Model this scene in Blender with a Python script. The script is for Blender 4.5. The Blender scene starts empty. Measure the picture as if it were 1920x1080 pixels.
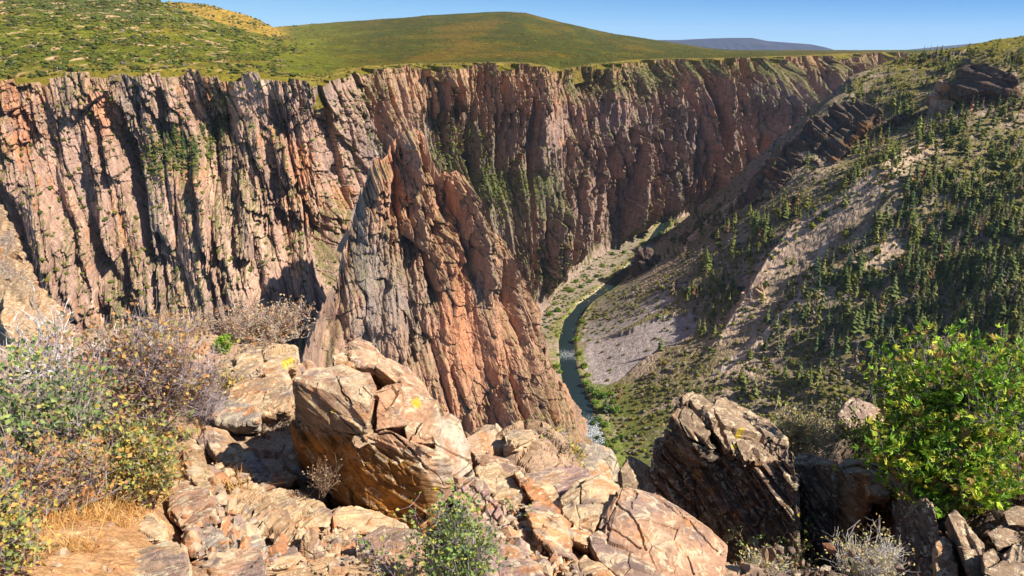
import bpy, bmesh, math, random
import numpy as np
from mathutils import Vector, Matrix
from mathutils.bvhtree import BVHTree

random.seed(11)
rng = np.random.default_rng(11)
SC = bpy.context.scene
COL = SC.collection

# ------------------------------------------------------------------ camera geometry
F = 1300.0                       # focal length for a 1920 px wide frame
PITCH = math.atan(452 / 1300.0)
SP, CP = math.sin(PITCH), math.cos(PITCH)

def ray(px, py):
    """slope of the view ray per metre of forward distance: (x/y, -z/y)"""
    px = np.asarray(px, float); py = np.asarray(py, float)
    v = (540 - py) / F
    dy = CP + v * SP
    return (px - 960) / F / dy, (SP - v * CP) / dy

def pt(px, py, D):
    a, t = ray(px, py)
    D = np.asarray(D, float)
    return np.stack([a * D, D + 0 * a, -t * D], -1)

def project(P):
    P = np.asarray(P, float)
    x, y, z = P[..., 0], P[..., 1], P[..., 2]
    f = y * CP - z * SP
    u = y * SP + z * CP
    f = np.where(np.abs(f) < 1e-6, 1e-6, f)
    return 960 + F * x / f, 540 - F * u / f, f

# ------------------------------------------------------------------ noise
_perm = np.random.default_rng(3).permutation(256)
_perm = np.concatenate([_perm, _perm, _perm]).astype(np.int32)
_g = np.random.default_rng(4).normal(size=(256, 3)); _g /= np.linalg.norm(_g, axis=1)[:, None]
_g = _g.astype(np.float32)

def perlin(x, y, z=None):
    x = np.asarray(x, np.float32); y = np.asarray(y, np.float32)
    z = np.zeros_like(x) if z is None else np.asarray(z, np.float32)
    xi = np.floor(x); yi = np.floor(y); zi = np.floor(z)
    xf = x - xi; yf = y - yi; zf = z - zi
    X = xi.astype(np.int32) & 255; Y = yi.astype(np.int32) & 255; Z = zi.astype(np.int32) & 255
    u = xf * xf * xf * (xf * (xf * 6 - 15) + 10)
    v = yf * yf * yf * (yf * (yf * 6 - 15) + 10)
    w = zf * zf * zf * (zf * (zf * 6 - 15) + 10)
    res = 0
    for i in (0, 1):
        A = _perm[X + i]
        wx = u if i else 1 - u
        for j in (0, 1):
            B = _perm[A + Y + j]
            wy = v if j else 1 - v
            for k in (0, 1):
                g = _g[_perm[B + Z + k]]
                d = g[..., 0] * (xf - i) + g[..., 1] * (yf - j) + g[..., 2] * (zf - k)
                res = res + wx * wy * (w if k else 1 - w) * d
    return res * 1.5

def fbm(x, y, z=None, o=4, gain=0.5, ridged=False):
    s = 0; a = 1.0; f = 1.0; tot = 0
    for i in range(o):
        n = perlin(x * f + 17.3 * i, y * f + 5.1 * i, None if z is None else z * f + 9.7 * i)
        if ridged: n = 1 - 2 * np.abs(n)
        s = s + a * n; tot += a
        a *= gain; f *= 2.03
    return s / tot

def _h(ix, iy, k):
    n = (ix.astype(np.int64) * 374761393 + iy.astype(np.int64) * 668265263 + k * 2147483647 * 3 + 1013904223 * k) & 0xFFFFFFFF
    n = ((n ^ (n >> 13)) * 1274126177) & 0xFFFFFFFF
    n = ((n ^ (n >> 16)) * 2246822519) & 0xFFFFFFFF
    return ((n ^ (n >> 13)) & 0xFFFFFF).astype(np.float32) / float(0xFFFFFF)

def vor2(x, y, seed=0):
    """cell noise: (F1, F2, dx, dy, r1, r2, r3) of the nearest cell"""
    x = np.asarray(x, np.float32); y = np.asarray(y, np.float32)
    xi = np.floor(x); yi = np.floor(y)
    f1 = np.full(x.shape, 9.0, np.float32); f2 = f1.copy()
    bx = np.zeros_like(xi); by = np.zeros_like(yi)
    dx = np.zeros_like(x); dy = np.zeros_like(x)
    for i in (-1, 0, 1):
        for j in (-1, 0, 1):
            cx = xi + i; cy = yi + j
            px = cx + 0.1 + 0.8 * _h(cx, cy, seed + 1); py = cy + 0.1 + 0.8 * _h(cx, cy, seed + 2)
            ex = x - px; ey = y - py
            d = ex * ex + ey * ey
            m = d < f1
            f2 = np.where(m, f1, np.minimum(f2, d))
            f1 = np.where(m, d, f1)
            bx = np.where(m, cx, bx); by = np.where(m, cy, by)
            dx = np.where(m, ex, dx); dy = np.where(m, ey, dy)
    return np.sqrt(f1), np.sqrt(f2), dx, dy, _h(bx, by, seed + 3), _h(bx, by, seed + 4), _h(bx, by, seed + 5)

def vor3(P, seed=0):
    """nearest and second-nearest cell in 3-D: (F1, F2, offset vector, r1, r2)"""
    P = np.asarray(P, np.float32)
    I = np.floor(P)
    n = len(P)
    f1 = np.full(n, 9.0, np.float32); f2 = f1.copy()
    off = np.zeros_like(P); bid = np.zeros(n, np.int64)
    for i in (-1, 0, 1):
        for j in (-1, 0, 1):
            for k in (-1, 0, 1):
                C = I + np.array([i, j, k], np.float32)
                cy = C[:, 1] + 57 * C[:, 2]
                q = np.stack([_h(C[:, 0], cy, seed + 1), _h(C[:, 0], cy, seed + 2), _h(C[:, 0], cy, seed + 3)], 1)
                e = P - (C + q)
                d = (e * e).sum(1)
                m = d < f1
                f2 = np.where(m, f1, np.minimum(f2, d))
                f1 = np.where(m, d, f1)
                off[m] = e[m]
                bid = np.where(m, (C[:, 0] * 7919 + cy * 104729).astype(np.int64), bid)
    return np.sqrt(f1), np.sqrt(f2), off, _h(bid, bid * 0, seed + 4), _h(bid, bid * 0, seed + 5), bid

def sstep(a, b, x):
    t = np.clip((np.asarray(x, float) - a) / (b - a), 0, 1)
    return t * t * (3 - 2 * t)

def lerp(a, b, t):
    return a + (b - a) * t

def mixc(c, d, t):
    d = np.asarray(d, np.float32)
    return c + (d - c) * np.clip(t, 0, 1)[..., None]

def smooth1(a, k):
    if k < 1: return a
    w = np.hanning(2 * k + 3)[1:-1]; w /= w.sum()
    p = np.concatenate([np.repeat(a[:1], k, 0), a, np.repeat(a[-1:], k, 0)])
    return np.convolve(p, w, 'valid')

class TPS:
    def __init__(s, xy, z, lam=0.0):
        xy = np.asarray(xy, float); z = np.asarray(z, float)
        s.c = xy.mean(0); s.k = np.abs(xy - s.c).max()
        q = (xy - s.c) / s.k; n = len(q)
        r2 = ((q[:, None] - q[None]) ** 2).sum(-1)
        K = 0.5 * r2 * np.log(r2 + 1e-12) + lam * np.eye(n)
        Pm = np.concatenate([np.ones((n, 1)), q], 1)
        A = np.zeros((n + 3, n + 3)); A[:n, :n] = K; A[:n, n:] = Pm; A[n:, :n] = Pm.T
        s.w = np.linalg.solve(A, np.concatenate([z, np.zeros(3)])); s.q = q
    def __call__(s, x, y):
        x = (np.asarray(x, float) - s.c[0]) / s.k; y = (np.asarray(y, float) - s.c[1]) / s.k
        n = len(s.q)
        out = s.w[n] + s.w[n + 1] * x + s.w[n + 2] * y
        for i in range(n):
            r2 = (x - s.q[i, 0]) ** 2 + (y - s.q[i, 1]) ** 2
            out = out + s.w[i] * 0.5 * r2 * np.log(r2 + 1e-12)
        return out

def seg_dist(x, y, line):
    """distance to a polyline, the arc parameter 0..1 and the side sign"""
    line = np.asarray(line, float)
    best = np.full(np.shape(x), 1e18); par = np.zeros(np.shape(x)); side = np.zeros(np.shape(x))
    L = np.concatenate([[0], np.cumsum(np.hypot(*np.diff(line[:, :2], axis=0).T))])
    for i in range(len(line) - 1):
        ax, ay = line[i, :2]; bx, by = line[i + 1, :2]
        ux, uy = bx - ax, by - ay; l2 = ux * ux + uy * uy
        t = np.clip(((x - ax) * ux + (y - ay) * uy) / l2, 0, 1)
        ex = x - ax - t * ux; ey = y - ay - t * uy
        d = ex * ex + ey * ey
        m = d < best
        best = np.where(m, d, best)
        par = np.where(m, (L[i] + t * math.sqrt(l2)) / L[-1], par)
        side = np.where(m, np.sign(ux * (y - ay) - uy * (x - ax)), side)
    return np.sqrt(best), par, side

def in_poly(px, py, poly):
    poly = np.asarray(poly, float); c = np.zeros(np.shape(px), bool)
    j = len(poly) - 1
    for i in range(len(poly)):
        xi, yi = poly[i]; xj, yj = poly[j]
        c ^= ((yi > py) != (yj > py)) & (px < (xj - xi) * (py - yi) / (yj - yi + 1e-12) + xi)
        j = i
    return c

# ------------------------------------------------------------------ mesh helpers
def tag(o, label=None, cat=None, group=None, kind=None):
    if label: o['label'] = label
    if cat: o['category'] = cat
    if group: o['group'] = group
    if kind: o['kind'] = kind
    return o

def add_mesh(name, V, Fc, mat=None, parent=None, col=None, smooth=False, link=True):
    """V (n,3), Fc (m,k) index array of faces with k corners"""
    me = bpy.data.meshes.new(name)
    V = np.ascontiguousarray(V, np.float32); Fc = np.ascontiguousarray(Fc, np.int32)
    m, k = Fc.shape
    me.vertices.add(len(V)); me.vertices.foreach_set('co', V.ravel())
    me.loops.add(m * k); me.loops.foreach_set('vertex_index', Fc.ravel())
    me.polygons.add(m); me.polygons.foreach_set('loop_start', np.arange(0, m * k, k, dtype=np.int32))
    me.update(calc_edges=True)
    if not smooth: me.shade_flat()
    if col is not None:
        at = me.color_attributes.new('Col', 'FLOAT_COLOR', 'POINT')
        c4 = np.ones((len(V), 4), np.float32); c4[:, :3] = np.clip(col, 0, 1)
        at.data.foreach_set('color', c4.ravel())
    if mat: me.materials.append(mat)
    if not link: return me
    o = bpy.data.objects.new(name, me); COL.objects.link(o)
    if parent: o.parent = parent
    return o

def grid_faces(n, m, mask=None):
    i = np.arange(n * m).reshape(n, m)
    f = np.stack([i[:-1, :-1], i[:-1, 1:], i[1:, 1:], i[1:, :-1]], -1)
    if mask is not None: f = f[mask]
    return f.reshape(-1, 4)

def empty(name, loc=(0, 0, 0)):
    o = bpy.data.objects.new(name, None); COL.objects.link(o); o.location = loc
    o.empty_display_size = 0.2
    return o

# ------------------------------------------------------------------ materials
def nmat(name, rough=0.9, spec=0.15):
    m = bpy.data.materials.new(name); m.use_nodes = True
    nt = m.node_tree; b = nt.nodes['Principled BSDF']
    b.inputs['Roughness'].default_value = rough
    b.inputs['Specular IOR Level'].default_value = spec
    return m, nt, b

def N(nt, typ, **kw):
    n = nt.nodes.new(typ)
    for k, v in kw.items():
        if k.startswith('i_'):
            n.inputs[k[2:].replace('_', ' ')].default_value = v
        else: setattr(n, k, v)
    return n

def noise_node(nt, vec, scale, detail=5, rough=0.6, dist=0.0):
    n = N(nt, 'ShaderNodeTexNoise'); n.inputs['Scale'].default_value = scale
    n.inputs['Detail'].default_value = detail; n.inputs['Roughness'].default_value = rough
    n.inputs['Distortion'].default_value = dist
    nt.links.new(vec, n.inputs['Vector'])
    return n.outputs['Fac']

def ramp(nt, fac, stops):
    r = N(nt, 'ShaderNodeValToRGB'); e = r.color_ramp.elements
    while len(e) < len(stops): e.new(0.5)
    for el, (p, c) in zip(e, stops):
        el.position = p
        el.color = (c, c, c, 1) if isinstance(c, (int, float)) else (*c, 1)
    nt.links.new(fac, r.inputs['Fac'])
    return r.outputs['Color']

def mixn(nt, fac, a, b, mode='MIX'):
    m = N(nt, 'ShaderNodeMix', data_type='RGBA', blend_type=mode)
    for sock, v in ((0, fac), (6, a), (7, b)):
        if hasattr(v, 'is_linked') or hasattr(v, 'links'): nt.links.new(v, m.inputs[sock])
        elif sock == 0: m.inputs[0].default_value = v
        else: m.inputs[sock].default_value = (*v, 1)
    return m.outputs[2]

def mapped(nt, scale=(1, 1, 1), coord='pos', rot=(0, 0, 0)):
    if coord == 'pos': src = N(nt, 'ShaderNodeNewGeometry').outputs['Position']
    else: src = N(nt, 'ShaderNodeTexCoord').outputs['Generated' if coord == 'gen' else 'Object']
    mp = N(nt, 'ShaderNodeMapping'); mp.inputs['Scale'].default_value = scale; mp.inputs['Rotation'].default_value = rot
    nt.links.new(src, mp.inputs['Vector'])
    return mp.outputs['Vector']

def bump(nt, b, h, dist, strength=1.0, prev=None):
    n = N(nt, 'ShaderNodeBump'); n.inputs['Distance'].default_value = dist; n.inputs['Strength'].default_value = strength
    nt.links.new(h, n.inputs['Height'])
    if prev: nt.links.new(prev, n.inputs['Normal'])
    nt.links.new(n.outputs['Normal'], b.inputs['Normal'])
    return n.outputs['Normal']

def col_terrain(name, s1, s2, stretch=(1, 1, 1), bd=1.0, var=0.5, rot=(0, 0, 0)):
    """vertex colour x fine mottling, with bump"""
    m, nt, b = nmat(name, .95, .05)
    at = N(nt, 'ShaderNodeVertexColor', layer_name='Col').outputs['Color']
    v = mapped(nt, stretch, rot=rot)
    n1 = noise_node(nt, v, s1, 6, 0.65); n2 = noise_node(nt, v, s2, 4, 0.6)
    k = ramp(nt, n1, [(0.28, 1 - var), (0.5, 1.0), (0.72, 1 + var)])
    c = mixn(nt, 1.0, at, k, 'MULTIPLY')
    k2 = ramp(nt, n2, [(0.3, 1 - var * 0.7), (0.7, 1 + var * 0.7)])
    c = mixn(nt, 1.0, c, k2, 'MULTIPLY')
    nt.links.new(c, b.inputs['Base Color'])
    n = bump(nt, b, n2, bd)
    bump(nt, b, n1, bd * s2 / s1 * 0.6, prev=n)
    return m
# ================================================================== WORLD, SUN, CAMERA
SUN_AZ, SUN_EL = math.radians(-22), math.radians(44)      # azimuth measured from +X towards +Y
to_sun = Vector((math.cos(SUN_EL) * math.cos(SUN_AZ), math.cos(SUN_EL) * math.sin(SUN_AZ), math.sin(SUN_EL)))
w = bpy.data.worlds.new('World'); SC.world = w; w.use_nodes = True
nt = w.node_tree; bg = nt.nodes['Background']
sky = N(nt, 'ShaderNodeTexSky', sky_type='NISHITA'); sky.sun_disc = False
sky.sun_elevation = SUN_EL; sky.sun_rotation = math.pi / 2 - SUN_AZ
sky.altitude = 2500; sky.air_density = 1.0; sky.dust_density = 0.4; sky.ozone_density = 2.0
# near the horizon the clear mountain air is a deeper blue than the model sky: blend towards it above 20 degrees
tc = N(nt, 'ShaderNodeTexCoord'); sx_ = N(nt, 'ShaderNodeSeparateXYZ'); nt.links.new(tc.outputs['Generated'], sx_.inputs[0])
low = ramp(nt, sx_.outputs['Z'], [(0.0, (.190, .320, .45)), (0.035, (.095, .235, .43)), (0.085, (.012, .110, .35)), (0.25, (.02, .09, .28))])
lowl = ramp(nt, sx_.outputs['Z'], [(0.0, (.25, .38, .48)), (0.05, (.165, .315, .46)), (0.10, (.07, .21, .42)), (0.25, (.02, .09, .28))])
xs_ = ramp(nt, N(nt, 'ShaderNodeMath', operation='MULTIPLY_ADD').outputs[0], [(0.25, 0.0), (0.8, 1.0)])
mth = [n for n in nt.nodes if n.bl_idname == 'ShaderNodeMath'][0]
nt.links.new(sx_.outputs['X'], mth.inputs[0]); mth.inputs[1].default_value = 0.5; mth.inputs[2].default_value = 0.5
hz = mixn(nt, xs_, lowl, low)
# two wisps of cloud low in the sky
wv = mapped(nt, (26, 26, 150), 'gen'); wn = noise_node(nt, wv, 1.0, 4, 0.6)
ww = ramp(nt, wn, [(0.64, 0.0), (0.78, 0.75)])
zb = ramp(nt, sx_.outputs['Z'], [(0.010, 0.0), (0.016, 1.0), (0.024, 1.0), (0.032, 0.0)])
xb = ramp(nt, sx_.outputs['X'], [(0.36, 0.0), (0.44, 1.0), (0.54, 1.0), (0.60, 0.0)])
wm = mixn(nt, 1.0, ww, mixn(nt, 1.0, zb, xb, 'MULTIPLY'), 'MULTIPLY')
hz = mixn(nt, wm, hz, (.50, .54, .56))
sc10 = mixn(nt, 1.0, hz, (12.5, 12.5, 12.5), 'MULTIPLY')
blend = ramp(nt, sx_.outputs['Z'], [(0.12, 0.0), (0.36, 1.0)])
skc = mixn(nt, blend, sc10, sky.outputs[0])
nt.links.new(skc, bg.inputs['Color']); bg.inputs['Strength'].default_value = 0.08
sl = bpy.data.lights.new('sun', 'SUN'); sl.energy = 4.9; sl.angle = math.radians(0.5); sl.color = (1, 0.91, 0.77)
so = bpy.data.objects.new('sun', sl); COL.objects.link(so)
so.rotation_euler = (-to_sun).to_track_quat('-Z', 'Y').to_euler()
cd = bpy.data.cameras.new('camera'); cd.sensor_width = 36; cd.lens = 36 * F / 1920
cd.clip_start = 0.05; cd.clip_end = 120000
co = bpy.data.objects.new('camera', cd); COL.objects.link(co)
co.rotation_euler = (math.pi / 2 - PITCH, 0, 0); SC.camera = co
SC.view_settings.view_transform = 'Standard'; SC.view_settings.look = 'None'
SC.view_settings.exposure = 1.05; SC.view_settings.gamma = 1

# ================================================================== FAR CANYON WALL
RIM = np.array([(-300,165,800),(-100,156,850),(0,150,880),(60,143,900),(150,134,920),(250,133,930),(350,131,945),(450,134,955),
    (540,142,960),(590,150,965),(606,146,1020),(640,138,1130),(680,126,1250),(770,120,1380),(860,119,1440),(960,117,1530),
    (1000,120,1590),(1030,127,1660),(1050,133,1740),(1100,123,1900),(1190,113,2250),(1260,110,2480),(1320,110,2580),
    (1400,108,2820),(1500,104,3250),(1600,100,3700),(1670,97,4150),(1690,100,4250),(1850,102,5200)], float)
FOOT = np.array([(-300,-700,600),(0,-560,650),(150,-490,700),(400,-340,730),(540,-250,740),(590,-215,760),(605,-190,800),
    (640,-160,900),(680,-120,980),(770,-50,1090),(860,0,1160),(-1,0,0)], float)
_ft = [(1000,590,1365),(1050,540,1570),(1100,503,1745),(1150,468,1935),(1200,440,2085),(1240,412,2275),(1300,404,2340),(1400,372,2560),(1500,330,3000),(1600,290,3450),(1690,262,4050),(1850,230,5000)]
FOOT = np.concatenate([FOOT[:-1], [(q, *pt(q, py, D)[:2]) for q, py, D in _ft]])
RIMXYZ = pt(RIM[:, 0], RIM[:, 1], RIM[:, 2])
TENT = 1.25
def columns(s, z, lean, specs, seed, slant=1.0, tentk=1.0, dyk=1.0):
    """jointed rock: tilted facets on tall cells of several sizes; returns the outward offset and crack depth"""
    off = 0
    wx = s + lean * z
    wx = wx + 7 * fbm(s / 70, z / 200, o=2)
    rough = 0.35 + 1.1 * sstep(-.25, .35, fbm(s / 90 + 11, z / 130 + seed, o=3))
    zq = z + 10 * fbm(s / 13, z / 40 + 8, o=2)
    for k, (wd, tall, amp) in enumerate(specs):
        jx = wx + wd * 0.16 * perlin(s / wd * 0.7 + 3.1 * k, z / (wd * tall) * 2.2)
        f1, f2, dx, dy, r1, r2, r3 = vor2(jx / wd, zq / (wd * tall), seed + 10 * k)
        o = (r1 - 0.5) * 1.7 + (r2 - 0.45) * 1.2 * dx - (0.25 + r3) * 0.9 * dy * dyk
        crack = sstep(0.11, 0.0, f2 - f1)
        tent = (0.62 - np.abs(dx - .22 * (r3 - .3)) * 2.0) * TENT * tentk
        off = off + amp * (o + tent - 0.35 * crack) * (rough if wd < 40 else 1)
    # a second, slanting joint set breaks the columns into blocks
    for wd, tall, amp, sl in ((30, 1.1, 3.6, .8), (13, 1.0, 1.7, -.9)):
        f1, f2, dx, dy, r1, r2, r3 = vor2((s + sl * z) / wd, (z - .3 * sl * s) / (wd * tall), seed + 71)
        off = off + amp * ((r1 - .5) * 2 - (r3 * 1.4) * dy) * rough * slant
    return off

def build_wall():
    nu, nv0, nv = 2150, 22, 440
    q = np.linspace(-290, 1840, 6000)
    ar = np.hypot(np.gradient(np.interp(q, RIM[:, 0], RIMXYZ[:, 0])), np.gradient(np.interp(q, RIM[:, 0], RIMXYZ[:, 1]))) / np.interp(q, RIM[:, 0], RIMXYZ[:, 1]) * F
    cm = np.cumsum(np.gradient(q) + .30 * ar)
    q = np.interp(np.linspace(cm[0], cm[-1], nu), cm, q)
    rim = np.stack([smooth1(np.interp(q, RIM[:, 0], RIMXYZ[:, i]), 16) for i in range(3)], -1)
    foot = np.stack([smooth1(np.interp(q, FOOT[:, 0], FOOT[:, i]), 24) for i in (1, 2)], -1)
    d = foot - rim[:, :2]
    d = np.stack([smooth1(d[:, 0], 30), smooth1(d[:, 1], 30)], -1)
    md = 0.6 * rim[:, :2] + 0.4 * foot
    md = np.stack([smooth1(md[:, 0], 60), smooth1(md[:, 1], 60)], -1)
    tg = np.gradient(md, axis=0); n = np.stack([tg[:, 1], -tg[:, 0]], -1); n /= np.linalg.norm(n, axis=1)[:, None]
    dn = d / np.linalg.norm(d, axis=1)[:, None]
    n = .35 * n + .65 * dn; n = np.stack([smooth1(n[:, 0], 70), smooth1(n[:, 1], 70)], -1); n /= np.linalg.norm(n, axis=1)[:, None]
    s = np.cumsum(np.gradient(q) * rim[:, 1] / F) * 1.2
    v = np.concatenate([np.linspace(-1, 0, nv0, endpoint=False), np.linspace(0, 1, nv)])
    S, Vv = np.meshgrid(s, v, indexing='ij'); Q = np.repeat(q[:, None], len(v), 1)
    vp = np.clip(Vv, 0, 1)
    H = -556.0
    Z = rim[:, 2][:, None] + (H - rim[:, 2][:, None]) * vp
    xs = np.array([0, .12, .30, .42, .50, .62, .80, .90, 1.0])
    hA = np.interp(vp, xs, [0, .06, .20, .30, .44, .52, .66, .76, 1.0])
    hB = np.interp(vp, xs, [0, .07, .22, .36, .46, .58, .78, .88, 1.0])
    wl = sstep(600, 760, Q)
    h = lerp(hB, hA, wl)
    h = h + 0.10 * vp * (1 - vp) * 4 * fbm(S / 260, Z / 300, o=2)
    X = rim[:, 0][:, None] + (foot[:, 0] - rim[:, 0])[:, None] * h
    Y = rim[:, 1][:, None] + (foot[:, 1] - rim[:, 1])[:, None] * h
    # the shoulder behind the rim
    bk = np.clip(-Vv, 0, 1) * 75
    X -= n[:, 0][:, None] * bk; Y -= n[:, 1][:, None] * bk
    lean = lerp(0.22, 0.04, sstep(550, 800, Q))
    k = lerp(1.0, 1.05, sstep(1000, 1500, Q))            # far buttresses read coarser
    specs = [(150, 7, 18), (58, 4.4, 12.5), (24, 3.4, 9.0), (10.5, 3.0, 4.8), (5, 2.4, 2.2)]
    off = columns(S / k, Z / k / lerp(1, 1.35, sstep(560, 720, Q)), lean, specs, 20, lerp(1.7, .22, sstep(580, 700, Q)), lerp(.40, 1.7, sstep(600, 760, Q)), lerp(1, .45, sstep(600, 760, Q))) * k * lerp(1, 1.2, sstep(600, 760, Q)) * lerp(1, 1.75, sstep(1000, 1250, Q))
    off = off + 2.0 * fbm(S / 15, Z / 18, o=4) + 1.1 * fbm(S / 4, Z / 5, o=2)
    # broad wedge-shaped buttresses up the canyon
    for wd, am, q0, sd in ((260, 215, 1090, 401), (95, 52, 960, 405)):
        f1, f2, dx, dy, r1, r2, r3 = vor2((S + 14 * fbm(S / 120, Z / 160, o=3)) / wd, Z / (wd * 9) + .5, sd)
        dx = dx + .12
        saw = np.where(dx < 0, 1 + dx / .42, 1 - dx / .80)
        off = off + am * sstep(q0, q0 + 140, Q) * ((r1 - .5) * .7 + np.clip(saw, -.4, 1)) * (.55 + .45 * sstep(0, .4, vp)) * (1 - .85 * sstep(.68, 1, vp))
    off = off + 62 * (1 - sstep(540, 640, Q)) * fbm((S + .3 * Z) / 190 + 3, Z / 330, o=2)
    # deep couloirs
    cl = fbm((S + lean * Z) / 110 + 7, Z / 900, o=2, ridged=True)
    off = off - 26 * sstep(0.55, 0.95, cl) * sstep(0.02, 0.25, vp)
    # hand-placed relief, in wall coordinates: (px, py, rx, ry, metres)
    PX, PY, _ = project(np.stack([X, Y, Z], -1))
    for (cx, cy, rx, ry, am, tilt) in [(330, 265, 75, 46, -26, -.35), (400, 205, 26, 60, -22, -.1), (180, 170, 38, 55, 16, 0), (232, 300, 17, 120, -46, .28), (180, 470, 15, 90, -36, .35), (395, 330, 13, 80, -30, .25), (482, 400, 12, 90, -28, .32), (622, 470, 34, 120, -55, .05), (290, 420, 30, 100, 22, .3), (30, 420, 14, 120, -34, .3), (95, 240, 12, 70, -30, .2), (300, 190, 12, 40, -28, .1), (520, 230, 14, 60, -24, .2),
            (125, 420, 17, 120, -36, .3), (420, 450, 90, 130, 14, .2), (545, 340, 28, 90, 14, .25), (860, 270, 55, 70, -30, .2), (930, 330, 60, 60, -30, .2),
            (980, 180, 30, 60, 22, 0), (1080, 250, 24, 80, 32, .05), (1110, 150, 70, 24, -34, 0), (1135, 230, 18, 75, -40, 0), (1180, 180, 34, 70, 40, 0),
            (1235, 300, 26, 90, -40, .1), (1290, 190, 36, 90, 46, 0), (1200, 330, 24, 60, 26, 0), (1360, 200, 22, 90, -50, 0), (1330, 320, 30, 60, 30, 0),
            (1420, 190, 30, 70, 50, 0), (1475, 160, 18, 60, -55, 0), (1530, 140, 24, 50, 60, 0), (1590, 125, 16, 30, -60, 0), (820, 160, 24, 50, 24, 0), (720, 190, 22, 70, -24, .1),
            (1030, 400, 30, 90, 26, .1), (1090, 420, 22, 80, 24, .1), (1150, 380, 26, 70, -26, .1), (60, 250, 30, 90, -18, .2), (0, 330, 40, 60, 20, .2)]:
        ux = (PX - cx - tilt * (PY - cy)) / rx; uy = (PY - cy) / ry
        off = off + am * np.exp(-(ux * ux) ** 1.3 - uy * uy)
    talus = sstep(0.84, 1.0, vp) * wl
    off = off * (1 - 0.85 * talus)
    fade = np.where(Vv < 0, 0.25 + 0.75 * np.clip(1 + Vv, 0, 1), 1.0)
    bury = sstep(0.0, -1.0, Vv)
    X += n[:, 0][:, None] * off * fade * lerp(0.55, 1, sstep(0, 0.12, vp)); Y += n[:, 1][:, None] * off * fade * lerp(0.55, 1, sstep(0, 0.12, vp))
    f1, f2, dx, dy, r1, r2, r3 = vor2((S + lean * Z) / 30, S * 0 + 0.5, 77)
    notch = (r1 ** 2 * 19 + 3.5 * fbm(S / 12, Z * 0, o=3)) * sstep(0.16, 0.0, vp) * lerp(1, 2.2, sstep(900, 1700, Q))
    Z = Z - notch * (1 - bury) - 2.5 * bury
    Pm = np.stack([X, Y, Z], -1)
    # surface colour: slope and rock type
    du = np.gradient(Pm, axis=0); dv = np.gradient(Pm, axis=1)
    nz = np.cross(du, dv); nz /= np.linalg.norm(nz, axis=-1)[..., None] + 1e-9
    up = np.abs(nz[..., 2])
    L = S + lean * Z
    a = fbm(L / 95, Z / 260, o=4); b = fbm(L / 26 + 40, Z / 130, o=4); c = fbm(L / 7 + 9, Z / 34, o=3)
    colr = np.empty(Pm.shape, np.float32); colr[:] = (0.300, 0.195, 0.150)
    colr = mixc(colr, (0.185, 0.150, 0.140), sstep(-0.05, 0.45, a))
    colr = mixc(colr, (0.370, 0.235, 0.165), sstep(0.02, 0.38, b) * 0.8)
    colr = mixc(colr, (0.430, 0.190, 0.090), sstep(0.16, 0.45, -a + 0.6 * c) * 0.75)
    colr = mixc(colr, (0.120, 0.095, 0.090), sstep(0.12, 0.5, -b + 0.3 * c) * 0.6)
    # pale pegmatite dykes
    dyk = np.abs(perlin(L / 60 + 0.6 * perlin(S / 50, Z / 90) + 3, Z / 420))
    colr = mixc(colr, (0.50, 0.37, 0.28), sstep(0.03, 0.008, dyk) * sstep(-.1, .3, perlin(S / 150, Z / 120)) * 0.8)
    pk = np.exp(-(((PX - 440) - .25 * (PY - 430)) / 130) ** 2 - ((PY - 460) / 150) ** 2)
    colr = mixc(colr, (0.47, 0.305, 0.225), pk * sstep(-.35, .2, b + .4 * a) * .75)
    colr = mixc(colr, (0.50, 0.22, 0.12), np.exp(-((PX - 195) / 22) ** 2 - ((PY - 200) / 60) ** 2) * .8)
    bh = np.exp(-(((PX - 905) - .15 * (PY - 330)) / 120) ** 2 - ((PY - 350) / 150) ** 2)
    colr = mixc(colr, (0.150, 0.130, 0.095), bh * .6)
    # far reach of the wall: darker and bluer
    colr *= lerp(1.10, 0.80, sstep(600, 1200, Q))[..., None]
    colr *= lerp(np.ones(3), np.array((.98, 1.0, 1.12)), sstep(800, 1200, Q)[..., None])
    topb = sstep(0.28, 0.0, vp) * sstep(640, 760, Q)
    colr = mixc(colr, (0.36, 0.19, 0.085), topb * (0.35 + 0.5 * sstep(-.2, .4, a)))
    # talus fans, scrub on ledges
    colr = mixc(colr, (0.30, 0.225, 0.185), talus * 0.9)
    vg = sstep(0.50, 0.72, up + 0.16 * c) * sstep(-0.25, 0.1, b + 0.25 * a + 0.15)
    colr = mixc(colr, (0.105, 0.105, 0.035), vg * 0.85 * (vp > 0.0))
    for (cx, cy, rx, ry, tilt) in [(330, 280, 75, 36, -.35), (405, 215, 22, 50, -.1), (870, 290, 62, 70, .3), (960, 360, 75, 55, .2), (1010, 500, 40, 60, .3), (1180, 420, 40, 60, .3), (1110, 146, 75, 26, 0), (1200, 135, 26, 34, 0), (1330, 122, 90, 14, 0), (700, 160, 40, 30, 0)]:
        ux = (PX - cx - tilt * (PY - cy)) / rx; uy = (PY - cy) / ry
        g = np.exp(-(ux * ux) ** 1.5 - (uy * uy) ** 1.5) * sstep(0.08, 0.45, up + 0.25 * c)
        colr = mixc(colr, (0.085, 0.095, 0.035), g * 0.85)
    tp = sstep(0.03, -0.05, Vv + 0.02 * b)
    colr = mixc(colr, (0.15, 0.125, 0.016), tp)
    return Pm, colr, v

wall_P, wall_C, wall_v = build_wall()
M_wall = col_terrain('cliff_rock', 0.11, 0.45, (1, 1, 0.28), 1.1, 0.42)
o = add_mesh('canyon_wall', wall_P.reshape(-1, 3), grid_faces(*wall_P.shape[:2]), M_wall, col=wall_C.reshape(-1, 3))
tag(o, 'sheer brown and pink rock wall across the canyon, fluted by dark cracks', 'canyon wall', kind='structure')

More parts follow.
